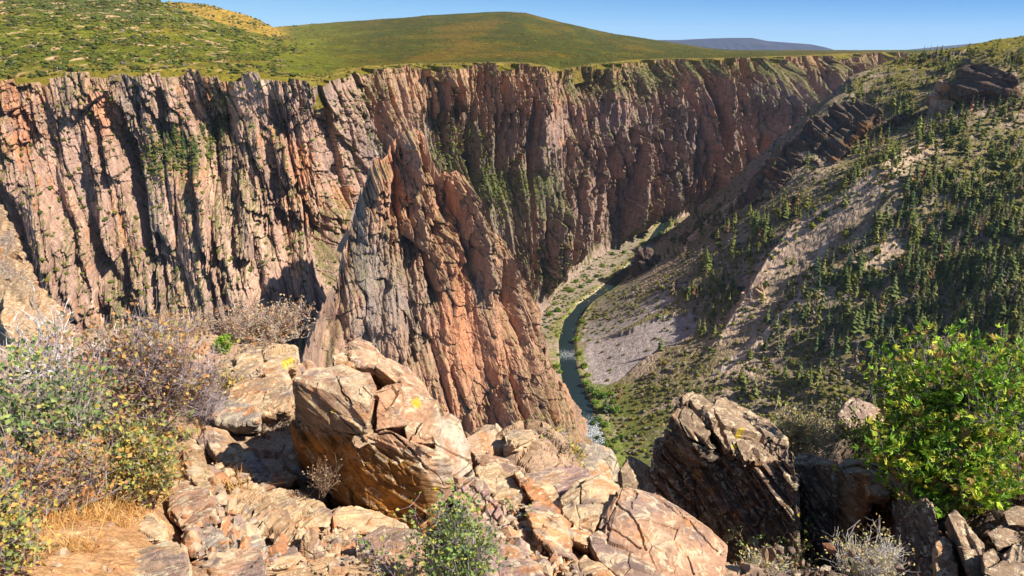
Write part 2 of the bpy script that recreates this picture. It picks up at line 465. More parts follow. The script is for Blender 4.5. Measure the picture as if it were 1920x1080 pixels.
# ================================================================== PLATEAU AND HILLS
DY0 = CP + (540 - 100) / F * SP
rim_a = RIMXYZ[:, 0] / RIMXYZ[:, 1]
def px_of_a(a): return 960 + a * F * DY0
HILLS = [  # crest (px, py), its distance, the distance of its foot, shape power, half length behind
    ([(-300,-70),(0,-45),(150,-25),(310,0),(400,36),(480,60),(560,84),(640,104)], 2500, 950, 1.15, 900),
    ([(230,70),(330,3),(400,9),(470,28),(540,62),(600,100)], 4300, 3300, 1.0, 900),
    ([(380,70),(540,48),(620,43),(700,37),(800,29),(950,21),(985,23),(1050,41),(1150,63),(1250,79),(1330,91),(1450,100)], 5600, 1750, 1.35, 1800)]
def plateau_z(x, y):
    a = x / y; px = px_of_a(a)
    zr = np.interp(a, rim_a, RIMXYZ[:, 2]); Dr = np.interp(a, rim_a, RIMXYZ[:, 1])
    z = zr + (-37 - zr) * sstep(0, 700, y - Dr)
    base = z
    for cr, D1, D0, pw, back in HILLS:
        cr = np.array(cr, float)
        py = np.interp(px, cr[:, 0], cr[:, 1]); _, t = ray(px, py)
        zc = -D1 * t
        D0v = np.maximum(D0, Dr + 40)
        s_ = np.clip((y - D0v) / (D1 - D0v), 0, 1)
        pf = s_ ** pw * (1 - 0.3 * s_ * s_ * (s_ - 0) ) / 0.7 if False else s_ ** pw
        pf = np.where(y > D1, np.clip(1 - ((y - D1) / back) ** 2, 0, 1), pf)
        e = np.minimum(sstep(cr[0, 0] - 40, cr[0, 0] + 30, px), sstep(cr[-1, 0] + 30, cr[-1, 0] - 40, px))
        hgt = np.maximum(zc - base, 0) * pf * e
        z = np.maximum(z, base + hgt)
    und = fbm(x / 420, y / 420, o=4) * sstep(60, 900, y - Dr)
    return z + und * 9 * sstep(0, 2500, y)

def build_plateau():
    qs = np.linspace(-250, 1760, 1150); a = (qs - 960) / F / DY0
    g = np.linspace(0, 1, 420) ** 1.7
    Dr = np.interp(a, rim_a, RIMXYZ[:, 1]) + 32
    D = Dr[:, None] + (9000 - Dr[:, None]) * g[None]
    X = a[:, None] * D; Y = D
    Z = plateau_z(X, Y)
    lowrim = sstep(60, 0, D - Dr[:, None])
    Z = Z + 1.6 * fbm(X / 30, Y / 60, o=3) * (1 - lowrim) - 1.5 * lowrim - 40 * sstep(30, 0, D - Dr[:, None])
    PX = np.repeat(qs[:, None], len(g), 1)
    c = np.empty(X.shape + (3,), np.float32); c[:] = (0.120, 0.124, 0.009)
    a1 = fbm(X / 180, Y / 420, o=4); a2 = fbm(X / 50 + 9, Y / 130, o=4); a3 = fbm(X / 22, Y / 60 + 4, o=3)
    c = mixc(c, (0.190, 0.130, 0.014), sstep(0.0, 0.4, a1) * 0.75)
    mid = sstep(560, 760, PX) 
    c = mixc(c, (0.098, 0.068, 0.002), mid * (0.55 + 0.5 * sstep(-.2, .3, a1)))
    c = mixc(c, (0.055, 0.072, 0.012), sstep(0.08, 0.35, a2) * 0.7)
    c = mixc(c, (0.075, 0.090, 0.018), sstep(0.0, 0.3, -a2) * 0.55 * mid)
    a4 = fbm(X / 240 + 5, Y / 620, o=4, ridged=True); a5 = fbm(X / 420 + 2, Y / 900 + 7, o=3)
    c = mixc(c, (0.045, 0.055, 0.006), sstep(.25, .6, a4) * (.35 + .4 * mid))
    c = mixc(c, (0.155, 0.095, 0.010), sstep(.05, .4, a5) * mid * .6)
    lefth = sstep(420, 250, PX) * sstep(1500, 2000, Y) * sstep(2900, 2600, Y)
    c = mixc(c, (0.055, 0.070, 0.020), lefth * 0.75)
    c = mixc(c, (0.44, 0.28, 0.16), sstep(0.14, 0.30, a3 + 0.4 * a2) * sstep(640, 300, PX) * 0.85)
    c *= lerp(1.0, .78, mid)[..., None]
    kn = sstep(300, 340, PX) * sstep(560, 520, PX) * sstep(3200, 3500, Y)
    c = mixc(c, (0.30, 0.18, 0.03), kn * 0.75)
    c = mixc(c, (0.30, 0.13, 0.03), sstep(0.3, 0.45, a3) * mid * 0.5)
    c = mixc(c, (0.26, 0.17, 0.05), sstep(130, 20, D - Dr[:, None]) * 0.4)
    return np.stack([X, Y, Z], -1), c
pl_P, pl_C = build_plateau()
M_plateau = col_terrain('sage_turf', 0.035, 0.16, (1, 0.5, 1), 2.2, 0.5)
o = add_mesh('plateau', pl_P.reshape(-1, 3), grid_faces(*pl_P.shape[:2]), M_plateau, col=pl_C.reshape(-1, 3))
tag(o, 'green and rust scrub plateau with rounded hills above the far rim', 'plateau', kind='structure')

# ================================================================== DISTANT MESAS
def mesa(name, crest, D, label, seed, colr):
    crest = np.array(crest, float)
    q = np.linspace(crest[0, 0], crest[-1, 0], 420)
    py = np.interp(q, crest[:, 0], crest[:, 1]); a, t = ray(q, py)
    v = np.linspace(0, 1, 40)
    top = -t * D
    zz = lerp(top[:, None], -500.0, v[None] ** 1.1)
    out = v[None] * 2600 + 330 * fbm((a * D)[:, None] / 900 + 0 * v[None], zz / 700 + seed, o=4, ridged=True) * sstep(0, .25, v)[None]
    Dd = D - out
    X = a[:, None] * D + 0 * out; Y = Dd
    Z = zz + 28 * fbm(X / 600, Y / 500, o=3) * sstep(0, .2, v)[None]
    back = np.stack([X[:, :1], Y[:, :1] + 3000, Z[:, :1] - 5], -1)
    P_ = np.concatenate([back, np.stack([X, Y, Z], -1)], 1)
    c = np.empty(P_.shape, np.float32); c[:] = colr
    n = fbm(P_[..., 0] / 500, P_[..., 2] / 160, o=4)
    c = mixc(c, np.array(colr) * (1.5, 1.2, 1.0), sstep(0.05, 0.4, n))
    o = add_mesh(name, P_.reshape(-1, 3), grid_faces(*P_.shape[:2]), M_mesa, col=c.reshape(-1, 3))
    tag(o, label, 'mesa', kind='structure')
M_mesa = col_terrain('mesa_hazed_rock', 0.004, 0.012, (1, 1, 1), 12, 0.3)  # mesa colours carry the blue of distance haze in the paint
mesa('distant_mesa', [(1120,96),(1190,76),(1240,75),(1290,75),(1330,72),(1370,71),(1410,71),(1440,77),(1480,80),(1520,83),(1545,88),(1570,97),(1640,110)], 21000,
     'long flat haze blue mesa on the horizon beyond the far rim', 1, (0.026, 0.030, 0.055))
mesa('distant_ridge', [(1700,104),(1830,97),(1870,93),(1930,87),(2050,76)], 14000, 'low haze blue ridge on the horizon above the right plateau', 5, (0.05, 0.058, 0.075))

# ================================================================== AIR
def haze():
    V_ = np.array([(x, y, z) for z in (-640, 700) for y in (-300, 27000) for x in (-16000, 16000)], float)
    F_ = np.array([(0, 2, 3, 1), (4, 5, 7, 6), (0, 1, 5, 4), (2, 6, 7, 3), (0, 4, 6, 2), (1, 3, 7, 5)])
    m = bpy.data.materials.new('thin_air'); m.use_nodes = True; nt = m.node_tree
    nt.nodes.remove(nt.nodes['Principled BSDF'])
    vo = N(nt, 'ShaderNodeVolumePrincipled'); vo.inputs['Color'].default_value = (.62, .76, 1, 1); vo.inputs['Density'].default_value = HAZE
    nt.links.new(vo.outputs[0], nt.nodes['Material Output'].inputs['Volume'])
    o = add_mesh('haze', V_, F_, m)
    tag(o, 'thin blue air between the overlook and the far mesa', 'haze', kind='stuff')
HAZE = 1.0e-5
haze()
# ================================================================== ROCK FIN IN FRONT OF THE FAR WALL
def build_fin():
    C = [(540,800,500),(560,720,545),(575,650,600),(600,590,650),(632,530,705),(650,450,740),(660,395,765),(690,315,800),(702,300,806),(722,296,815),(740,262,828),(750,244,832),(794,243,838),
         (801,262,842),(812,300,846),(822,326,850),(852,322,852),(872,338,852),(880,392,850),(905,400,852),(918,446,856),(946,448,860),(962,490,864),(985,540,870),(1010,600,876),(1040,700,884),(1065,770,890),(1110,860,900)]
    C = np.array(C, float); c3 = pt(C[:, 0], C[:, 1], C[:, 2])
    Ff = np.array([(-200,430,-420),(-185,450,-450),(-170,475,-480),(-150,500,-500),(-130,530,-510),(-115,545,-520),(-105,560,-525),(-90,580,-530),(-80,590,-535),(-70,600,-540),(-55,620,-545),(-40,635,-550),(-25,650,-552),
         (-15,660,-555),(-5,672,-556),(5,684,-557),(12,692,-558),(20,700,-558),(30,712,-558),(40,722,-558),(52,735,-558),(64,745,-558),(74,755,-558),(90,772,-560),(105,790,-560),(120,820,-562),(130,850,-565),(140,880,-570)], float)
    Bb = np.array([(-310,560,-480),(-310,590,-480),(-300,640,-480),(-295,690,-490),(-290,720,-490),(-280,745,-490),(-270,765,-490),(-255,790,-490),(-245,810,-490),(-235,830,-490),(-215,850,-490),(-195,880,-490),(-165,905,-490),
         (-140,925,-490),(-115,940,-490),(-95,950,-490),(-80,955,-490),(-65,958,-490),(-50,960,-500),(-35,962,-500),(-20,965,-510),(-5,968,-510),(10,970,-520),(35,972,-530),(60,970,-540),(95,965,-550),(120,960,-560),(140,940,-575)], float)
    nu, nf, nb = 760, 400, 60
    cl = np.concatenate([[0], np.cumsum(np.linalg.norm(np.diff(c3, axis=0), axis=1))])
    u = np.linspace(0, cl[-1], nu)
    c = np.stack([smooth1(np.interp(u, cl, c3[:, i]), 2) for i in range(3)], -1)
    f = np.stack([smooth1(np.interp(u, cl, Ff[:, i]), 25) for i in range(3)], -1)
    b = np.stack([smooth1(np.interp(u, cl, Bb[:, i]), 25) for i in range(3)], -1)
    px0, _, _ = project(c)
    d = f[:, :2] - c[:, :2]; n = d / np.linalg.norm(d, axis=1)[:, None]
    n = np.stack([smooth1(n[:, 0], 40), smooth1(n[:, 1], 40)], -1)
    vf = np.linspace(0, 1, nf)
    prof = np.interp(vf, [0, .1, .3, .5, .75, 1], [0, .07, .24, .43, .70, 1.0])
    Xf = c[:, None, :2] + d[:, None] * prof[None, :, None]
    Zf = c[:, 2][:, None] + (f[:, 2] - c[:, 2])[:, None] * vf[None]
    S = np.repeat(u[:, None], nf, 1)
        # wall coordinate along the face: horizontal position across the view
    along = Xf[..., 0] + Xf[..., 1] * 0.06
    off = columns(along, Zf, 0.12, [(95, 4.2, 24), (38, 3.6, 17), (16, 3.0, 8), (7, 2.6, 4.0), (3.5, 2.2, 1.6)], 140)
    off = off + 1.6 * fbm(along / 10, Zf / 12, o=4) + 0.9 * fbm(along / 3, Zf / 4, o=2)
    PX, PY, _ = project(np.concatenate([Xf, Zf[..., None]], -1))
    for (cx, cy, rx, ry, am, tilt) in [(736, 375, 11, 48, -34, 0), (834, 375, 13, 40, -34, .1), (690, 420, 28, 100, 16, -.2), (655, 560, 30, 90, 16, -.15), (615, 640, 14, 70, -20, -.2), (770, 400, 22, 120, 8, .1), (872, 470, 12, 90, -30, .25), (935, 560, 16, 70, -24, .1), (905, 450, 26, 60, 16, .15), (985, 640, 20, 70, 16, .1), (960, 480, 14, 60, 10, .15), (700, 560, 60, 60, 14, 0), (880, 700, 40, 80, -10, .2)]:
        ux = (PX - cx - tilt * (PY - cy)) / rx; uy = (PY - cy) / ry
        off = off + am * np.exp(-(ux * ux) ** 1.5 - (uy * uy) ** 1.5)
    off = off * (.25 + .75 * sstep(0.0, 0.05, vf)[None])
    Xf = Xf + n[:, None] * off[..., None]
    Zf = Zf + (np.where((px0 > 738) & (px0 < 882), .45, 1.0)[:, None] * (8.0 + 5.0 * fbm(S / 9, Zf * 0 + 3, o=4) - 13 * vor2(S / 17, S * 0 + .5, 5)[4] ** 2 - 6 * vor2(S / 6, S * 0 + .5, 6)[4])) * sstep(0.14, 0.0, vf)[None]
    front = np.concatenate([Xf, Zf[..., None]], -1)
    vb = np.linspace(1, 0, nb, endpoint=False)
    db = b[:, :2] - c[:, :2]
    Xb = c[:, None, :2] + db[:, None] * vb[None, :, None]
    Zb = front[:, :1, 2] * (1 - vb[None]) + b[:, 2][:, None] * vb[None]
    offb = columns(Xb[..., 0] * .5 + Xb[..., 1] * .9, Zb, 0.0, [(60, 3.0, 7), (22, 3.5, 4)], 190) * sstep(0, .12, vb)[None]
    nbv = db / (np.linalg.norm(db, axis=1)[:, None] + 1e-6)
    Xb = Xb + nbv[:, None] * offb[..., None]
    back = np.concatenate([Xb, Zb[..., None]], -1)
    P_ = np.concatenate([back, front], 1)
    A_ = P_[..., 0] + P_[..., 1] * 0.06 + 0.12 * P_[..., 2]; Zz = P_[..., 2]
    a = fbm(A_ / 60, Zz / 200, o=4); b2 = fbm(A_ / 17 + 40, Zz / 100, o=4); c2 = fbm(A_ / 5 + 9, Zz / 26, o=3)
    PX, PY, _ = project(P_)
    colr = np.empty(P_.shape, np.float32); colr[:] = (0.300, 0.185, 0.125)
    org = np.exp(-(((PX - 800) - .28 * (PY - 380)) / 85) ** 2) 
    colr = mixc(colr, (0.410, 0.175, 0.090), org * sstep(-.3, .3, a + .4 * b2) * 0.85)
    colr = mixc(colr, (0.40, 0.220, 0.135), sstep(0.0, .35, b2) * 0.7)
    gry = np.maximum(sstep(740, 700, PX - 0.05 * (PY - 300)), np.exp(-(((PX - 760) - .1 * (PY - 560)) / 70) ** 2 - ((PY - 570) / 90) ** 2))
    colr = mixc(colr, (0.195, 0.165, 0.150), gry * sstep(-.3, .2, -a + .3 * c2) * 0.85)
    colr = mixc(colr, (0.13, 0.095, 0.085), sstep(.12, .5, -b2 + .3 * c2) * 0.6)
    colr = mixc(colr, (0.42, 0.30, 0.22), sstep(.3, .55, c2 - .2 * a) * 0.35)
    du = np.gradient(P_, axis=0); dv = np.gradient(P_, axis=1)
    nz = np.cross(du, dv); nz /= np.linalg.norm(nz, axis=-1)[..., None] + 1e-9
    up = np.abs(nz[..., 2])
    colr = mixc(colr, (0.15, 0.135, 0.06), sstep(.58, .8, up + .15 * c2) * .6)
    return P_, colr
fin_P, fin_C = build_fin()
M_fin = col_terrain('fin_rock', 0.16, 0.7, (1, 1, 0.25), 0.8, 0.42)
o = add_mesh('rock_fin', fin_P.reshape(-1, 3), grid_faces(*fin_P.shape[:2]), M_fin, col=fin_C.reshape(-1, 3))
tag(o, 'tall orange brown rock fin rising in front of the far canyon wall', 'rock fin', kind='structure')

# ================================================================== RIGHT SLOPE, CANYON FLOOR
RIVER = np.array([(1135,900),(1112,850),(1097,790),(1077,730),(1066,690),(1062,640),(1072,600),(1094,574),(1128,550),(1162,520),(1196,492),(1222,455),(1238,430),(1252,414)], float)
_a, _t = ray(RIVER[:, 0], RIVER[:, 1]); _D = 551 / _t
RIV = np.stack([_a * _D, _D], -1)
RIV = np.concatenate([[(150, 700), (135, 790)], RIV, [(560, 2330), (760, 2560), (1010, 2760), (1500, 3250)]])
SL = [(1085,610,None),(1140,545,None),(1195,490,None),(1105,690,None),(1150,790,None),(1185,860,None),
  (1290,425,1860),(1345,388,1800),(1420,322,1720),(1500,252,1680),(1580,172,1680),(1640,134,1700),(1700,108,1740),(1800,98,1800),(1900,92,2000),
  (1330,425,1700),(1400,392,1480),(1480,330,1440),(1560,305,1400),(1700,262,1350),
  (1250,540,1290),(1200,620,1190),(1130,715,1065),(1300,600,1150),(1400,540,1130),(1500,450,1150),(1600,400,1120),(1640,370,1120),(1700,310,1200),
  (1800,250,1240),(1900,205,1290),(1900,165,1380),(1880,120,1500),(1780,150,1540),(1680,185,1580),(1600,235,1600),
  (1900,300,1120),(1900,400,980),(1900,500,880),(1900,620,790),(1750,450,1020),(1750,600,880),(1600,550,980),(1600,700,860),
  (1450,650,970),(1400,740,900),(1280,720,970),(1250,850,835),(1500,780,830),(1700,740,800),(1900,740,700),(1600,900,700),(1400,900,770)]
sx = []
for px, py, D in SL:
    a_, t_ = ray(px, py)
    D = 549 / t_ if D is None else D
    sx.append((a_ * D, D, -t_ * D))
sx += [(560,2230,-552),(760,2480,-552),(1000,2680,-552),(1500,3150,-540),(1000,2150,-240),(1450,2500,-40),(2000,2900,-30),(1800,2200,5),(2200,1500,40),(1500,1300,0),(1300,800,-110),(1000,500,-180),(1000,300,-120),(500,300,-330),
       (150,600,-560),(60,1000,-556),(40,1180,-553),(100,1400,-550),(300,500,-480)]
sx = np.array(sx)
slope_tps = TPS(sx[:, :2], sx[:, 2], 1e-5)

RIBS = [  # (px,py) crest polyline, height, width on the shady (left) side, width on the sunny side
  ([(1720,290),(1645,362),(1580,410),(1500,455),(1440,520),(1395,590),(1350,650)], 46, 15, 60),
  ([(1590,285),(1480,330),(1400,385),(1330,430),(1270,470)], 34, 13, 60),
  ([(1700,480),(1600,530),(1520,580),(1440,650),(1380,700)], 26, 12, 40),
  ([(1850,430),(1760,500),(1680,560),(1600,640),(1520,720)], 24, 12, 40),
  ([(1900,520),(1800,600),(1720,680),(1650,760)], 18, 10, 34),
  ([(1760,340),(1690,400),(1620,460),(1560,500)], 22, 11, 40),
  ([(1480,420),(1400,460),(1330,510),(1280,560)], 22, 11, 40),
  ([(1850,300),(1780,360),(1700,430)], 18, 10, 36)]
def ground_hit(px, py, lo=500, hi=2600, n=500):
    a_, t_ = ray(px, py); d = np.linspace(lo, hi, n)
    z = slope_tps(a_ * d, d) + t_ * d
    k = np.argmax(z > 0)
    return np.array([a_ * d[k], d[k], -t_ * d[k]])
RIBW = [(np.array([ground_hit(*p) for p in l]), h, wl, wr) for l, h, wl, wr in RIBS]
CLIFFS = [  # top edge (px,py,D), drop, run
  ([(1768,160),(1790,128),(1822,119),(1850,120),(1880,133),(1905,150),(1912,175)], 52, 9),
  ([(1440,300),(1500,250),(1560,195),(1600,172)], 60, 14)]
CLW = [(np.array([ground_hit(p[0], p[1] + 8) for p in l]), h, wd) for l, h, wd in CLIFFS]
def slope_raw(x, y):
    z = slope_tps(x, y)
    for l, h, wl, wr in RIBW:
        d, par, side = seg_dist(x, y, l)
        sc = d / np.where(side < 0, wl, wr)
        z = z + h * np.exp(-sc * 1.15) * np.sin(np.clip(par, 0.02, .98) * math.pi) ** 0.5
    for l, h, wd in CLW:
        d, par, side = seg_dist(x, y, l)
        sd = d * side
        env = np.sin(np.clip(par, 0, 1) * math.pi) ** 0.4 * np.exp(-(d / (h * 3.0)) ** 2)
        z = z + h * 0.5 * (sstep(-wd, wd, -sd) * 2 - 1) * env
    return z

SCREE = [[(1092,690),(1100,640),(1180,628),(1250,600),(1305,592),(1318,612),(1290,642),(1230,668),(1160,715),(1122,732)],
    [(1090,640),(1098,604),(1160,596),(1230,568),(1268,552),(1270,566),(1230,592),(1150,632)], [(1116,600),(1190,573),(1250,545),(1296,524),(1300,536),(1240,562),(1180,594)]]
SCW = [np.array([ground_hit(*p)[:2] for p in l]) for l in SCREE]
def river_d(x, y):
    d, par, side = seg_dist(x, y, RIV)
    return d
def slope_z(x, y, fine=True):
    z = slope_raw(x, y)
    dr = river_d(x, y)
    hw = lerp(21, 13.5, sstep(940, 1150, y))
    hi = sstep(25, 120, dr - hw)
    wob = 7 * perlin(x / 30, y / 30)
    for l in SCW: hi = hi * (1 - .85 * in_poly(x + wob, y + wob, l))
    ridg = fbm((x * 0.55 + y * 0.83) / 75 + 2, (x * 0.83 - y * 0.55) / 260, o=4, ridged=True)
    z = z + hi * (9 * ridg + 12 * fbm(x / 210, y / 210, o=3))
    if fine:
        f1, f2, dx, dy, r1, r2, r3 = vor2((x * .6 + y * .8) / 21, (x * .8 - y * .6) / 34, 300)
        rk = sstep(0.0, 0.35, fbm(x / 120 + 4, y / 120, o=3))
        z = z + hi * rk * (7 * (r1 - .4) + 9 * (r2 - .5) * dx)
        z = z + hi * (2.2 * fbm(x / 11, y / 11, o=3, ridged=True) + 0.9 * fbm(x / 4, y / 4, o=2))
    else: rk = None
    z = np.maximum(z, -549.5 + 0.4 * perlin(x / 9, y / 9))
    z = np.where(dr < hw + 7, lerp(-554.0, np.minimum(z, -546 + 0 * z), sstep(hw - 5, hw + 7, dr)), z)
    return z

def build_slope():
    qs = np.concatenate([np.linspace(880, 1960, 1000)])
    a = (qs - 960) / F / 0.96
    a = np.concatenate([a, np.linspace(a[-1] + .004, 1.25, 60)])
    D = np.concatenate([np.exp(np.linspace(math.log(400), math.log(2100), 860)), np.linspace(2110, 3600, 90)])
    A, Dg = np.meshgrid(a, D, indexing='ij')
    X = A * Dg; Y = Dg
    Z = slope_z(X, Y)
    P_ = np.stack([X, Y, Z], -1)
    PX, PY, _ = project(P_)
    dr = river_d(X, Y); hw = lerp(21, 13.5, sstep(940, 1150, Y))
    du = np.gradient(P_, axis=0); dv = np.gradient(P_, axis=1)
    nz = np.cross(du, dv); nz /= np.linalg.norm(nz, axis=-1)[..., None] + 1e-9
    up = np.abs(nz[..., 2])
    a1 = fbm(X / 130, Y / 130, o=4); a2 = fbm(X / 34 + 9, Y / 34, o=4); a3 = fbm(X / 9, Y / 9 + 4, o=3)
    c = np.empty(X.shape + (3,), np.float32); c[:] = (0.275, 0.205, 0.148)
    c = mixc(c, (0.370, 0.275, 0.205), sstep(0.0, 0.4, a2))
    c = mixc(c, (0.125, 0.112, 0.036), sstep(-0.32, 0.25, a1 + 0.7 * a2 + 0.35 * a3) * sstep(0.45, .75, up) * 0.85)
    grs = sstep(520, 260, PY) * sstep(1480, 1640, PX)
    c = mixc(c, (0.140, 0.125, 0.028), grs * sstep(-.3, .3, a2 + .5 * a1) * sstep(0.5, .75, up) * 0.8)
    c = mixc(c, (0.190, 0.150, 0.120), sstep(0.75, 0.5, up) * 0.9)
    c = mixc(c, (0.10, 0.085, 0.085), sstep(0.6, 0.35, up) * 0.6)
    # ribs with bare pinkish rock on their backs
    for l, h, wl, wr in RIBW[:3]:
        d, par, side = seg_dist(X, Y, l)
        c = mixc(c, (0.42, 0.305, 0.23), np.exp(-(d / (wr * .6)) ** 2) * sstep(-.5, .2, a2 + .3) * .85)
    # grey scree fans
    jx = PX + 14 * a2; jy = PY + 9 * a3
    wob = 7 * perlin(X / 30, Y / 30) + 3 * perlin(X / 9, Y / 9)
    for poly, k in zip(SCW, (1.0, .9, .75)):
        ins = in_poly(X + wob, Y + wob, poly)
        c = mixc(c, (0.320, 0.268, 0.255), ins * (.8 + .25 * sstep(-.5, .3, a3)) * k)
    st = np.array([ground_hit(*p) for p in [(1545,480),(1520,520),(1505,560),(1480,600),(1440,640),(1400,680),(1340,715)]])
    d, par, side = seg_dist(X, Y, st)
    c = mixc(c, (0.43, 0.36, 0.31), np.exp(-(d / 6) ** 2) * .8)
    # plateau top and banks
    top = sstep(-60, -25, Z) * sstep(.7, .85, up)
    c = mixc(c, (0.130, 0.112, 0.012), top * .85)
    bank = sstep(34, 6, dr - hw)
    c = mixc(c, (0.150, 0.175, 0.030), bank * sstep(-.25, .25, a2 + .5 * a3) * .9)
    c = mixc(c, (0.44, 0.36, 0.24), sstep(16, 2, dr - hw) * sstep(.05, .3, a1 + .3 * a2) * .8)
    flr = sstep(-500, -545, Z)
    c = mixc(c, (0.13, 0.16, 0.03), flr * (PY > 720) * sstep(-.5, .1, a2) * .8)
    c = mixc(c, (0.24, 0.20, 0.165), sstep(1150, 1350, Y) * (dr < 130) * sstep(12, 30, dr - hw) * .6)
    return P_, c, D
sl_P, sl_C, sl_D = build_slope()
M_slope = col_terrain('slope_scree', 0.12, 0.55, (1, 1, 1), 0.9, 0.5)
o = add_mesh('canyon_slope', sl_P.reshape(-1, 3), grid_faces(*sl_P.shape[:2]), M_slope, col=sl_C.reshape(-1, 3))
tag(o, 'wooded scree slope falling from the right plateau to the river', 'slope', kind='structure')

# ---- river
def build_river():
    L = np.concatenate([[0], np.cumsum(np.linalg.norm(np.diff(RIV, axis=0), axis=1))])
    s = np.linspace(0, L[-1], 700)
    c = np.stack([smooth1(np.interp(s, L, RIV[:, i]), 12) for i in (0, 1)], -1)
    t = np.gradient(c, axis=0); t /= np.linalg.norm(t, axis=1)[:, None]
    n = np.stack([t[:, 1], -t[:, 0]], -1)
    w_ = np.linspace(-1, 1, 61) * 34
    P_ = np.zeros((700, 61, 3)); P_[..., :2] = c[:, None] + n[:, None] * w_[None, :, None]
    P_[..., 2] = -551.2
    rap = np.maximum(np.exp(-((c[:, 1] - 920) / 75) ** 2), np.maximum(np.exp(-((c[:, 1] - 1200) / 40) ** 2) * .85, np.exp(-((c[:, 1] - 1900) / 160) ** 2) * 1.1))
    rr = np.repeat(rap[:, None], 61, 1)
    P_[..., 2] += rr * 0.55 * fbm(P_[..., 0] / 4, P_[..., 1] / 4, o=3) + .06 * perlin(P_[..., 0] / 3, P_[..., 1] / 3)
    col = np.zeros(P_.shape, np.float32); col[:] = rr[..., None]
    m, nt, b = nmat('river_water', 0.12, 0.3)
    at = N(nt, 'ShaderNodeVertexColor', layer_name='Col').outputs['Color']
    v = mapped(nt, (1, 1, 1)); n1 = noise_node(nt, v, 0.45, 6, 0.75, 0.4); n2 = noise_node(nt, v, 0.6, 3)
    th = N(nt, 'ShaderNodeMath', operation='MULTIPLY_ADD'); nt.links.new(at, th.inputs[0]); th.inputs[1].default_value = 0.30
    nt.links.new(n1, th.inputs[2])
    foam = ramp(nt, th.outputs[0], [(0.74, 0.0), (0.90, 0.8)])
    c_ = mixn(nt, foam, (0.010, 0.021, 0.024), (0.72, 0.76, 0.78))
    nt.links.new(c_, b.inputs['Base Color'])
    r_ = mixn(nt, foam, (0.16, 0.16, 0.16), (0.8, 0.8, 0.8)); nt.links.new(r_, b.inputs['Roughness'])
    bump(nt, b, n2, 0.35, 0.6)
    o = add_mesh('river', P_.reshape(-1, 3), grid_faces(700, 61), m, col=col.reshape(-1, 3), smooth=True)
    tag(o, 'dark river with white rapids winding along the canyon floor', 'river', kind='structure')
build_river()
# ================================================================== FAR VEGETATION
BW, BH, BS = 640, 360, 3
zb_min = np.full((BW, BH), 1e9)
def binned(P_):
    px, py, f = project(P_.reshape(-1, 3))
    bx = np.floor(px / BS).astype(int); by = np.floor(py / BS).astype(int)
    ok = (bx >= 0) & (bx < BW) & (by >= 0) & (by < BH) & (f > 1)
    return px, py, f, bx, by, ok
LAYERS = {'wall': wall_P, 'fin': fin_P, 'slope': sl_P, 'plateau': pl_P}
BIN = {}
for k_, P_ in LAYERS.items():
    b_ = binned(P_); BIN[k_] = b_
    px, py, f, bx, by, ok = b_
    np.minimum.at(zb_min, (bx[ok], by[ok]), f[ok])
def pick(layer, dens, n, gap, seed, tries=14):
    """n points on the visible part of a surface, spread as dens(px, py), at least gap px apart"""
    r = np.random.default_rng(seed)
    px, py, f, bx, by, ok = BIN[layer]
    i = np.nonzero(ok)[0]
    i = i[f[i] < zb_min[bx[i], by[i]] * 1.012 + 2]
    cnt = np.zeros((BW, BH)); np.add.at(cnt, (bx[i], by[i]), 1)
    w_ = dens(px[i], py[i]) / cnt[bx[i], by[i]]
    w_ = np.clip(w_, 0, None)
    m = min(len(i), n * tries, int((w_ > 0).sum()))
    c = r.choice(i, m, replace=False, p=w_ / w_.sum())
    occ = set(); out = []
    for j in c:
        key = (int(px[j] / gap), int(py[j] / gap))
        if key in occ: continue
        occ.add(key); out.append(j)
        if len(out) == n: break
    out = np.array(out, int)
    return LAYERS[layer].reshape(-1, 3)[out], px[out], py[out], f[out]

# ---- tree kinds: a tapered trunk and a crown of drooping branch sprays
def tube_segs(p0, p1, r0, r1, sides=3):
    p0 = np.asarray(p0, float); p1 = np.asarray(p1, float); n = len(p0)
    d = p1 - p0; d = d / (np.linalg.norm(d, axis=1)[:, None] + 1e-9)
    ref = np.where(np.abs(d[:, 2:3]) > .9, np.array([[1., 0, 0]]), np.array([[0, 0, 1.]]))
    a = np.cross(d, ref); a /= np.linalg.norm(a, axis=1)[:, None] + 1e-9
    b = np.cross(d, a)
    V = np.zeros((n, 2, sides, 3))
    for k in range(sides):
        o_ = a * math.cos(2 * math.pi * k / sides) + b * math.sin(2 * math.pi * k / sides)
        V[:, 0, k] = p0 + o_ * np.reshape(r0, (-1, 1)); V[:, 1, k] = p1 + o_ * np.reshape(r1, (-1, 1))
    base = (np.arange(n) * 2 * sides)[:, None]
    Fs = []
    for k in range(sides):
        k2 = (k + 1) % sides
        Fs.append(np.concatenate([base + k, base + k2, base + sides + k2, base + sides + k], 1))
    return V.reshape(-1, 3), np.concatenate(Fs)

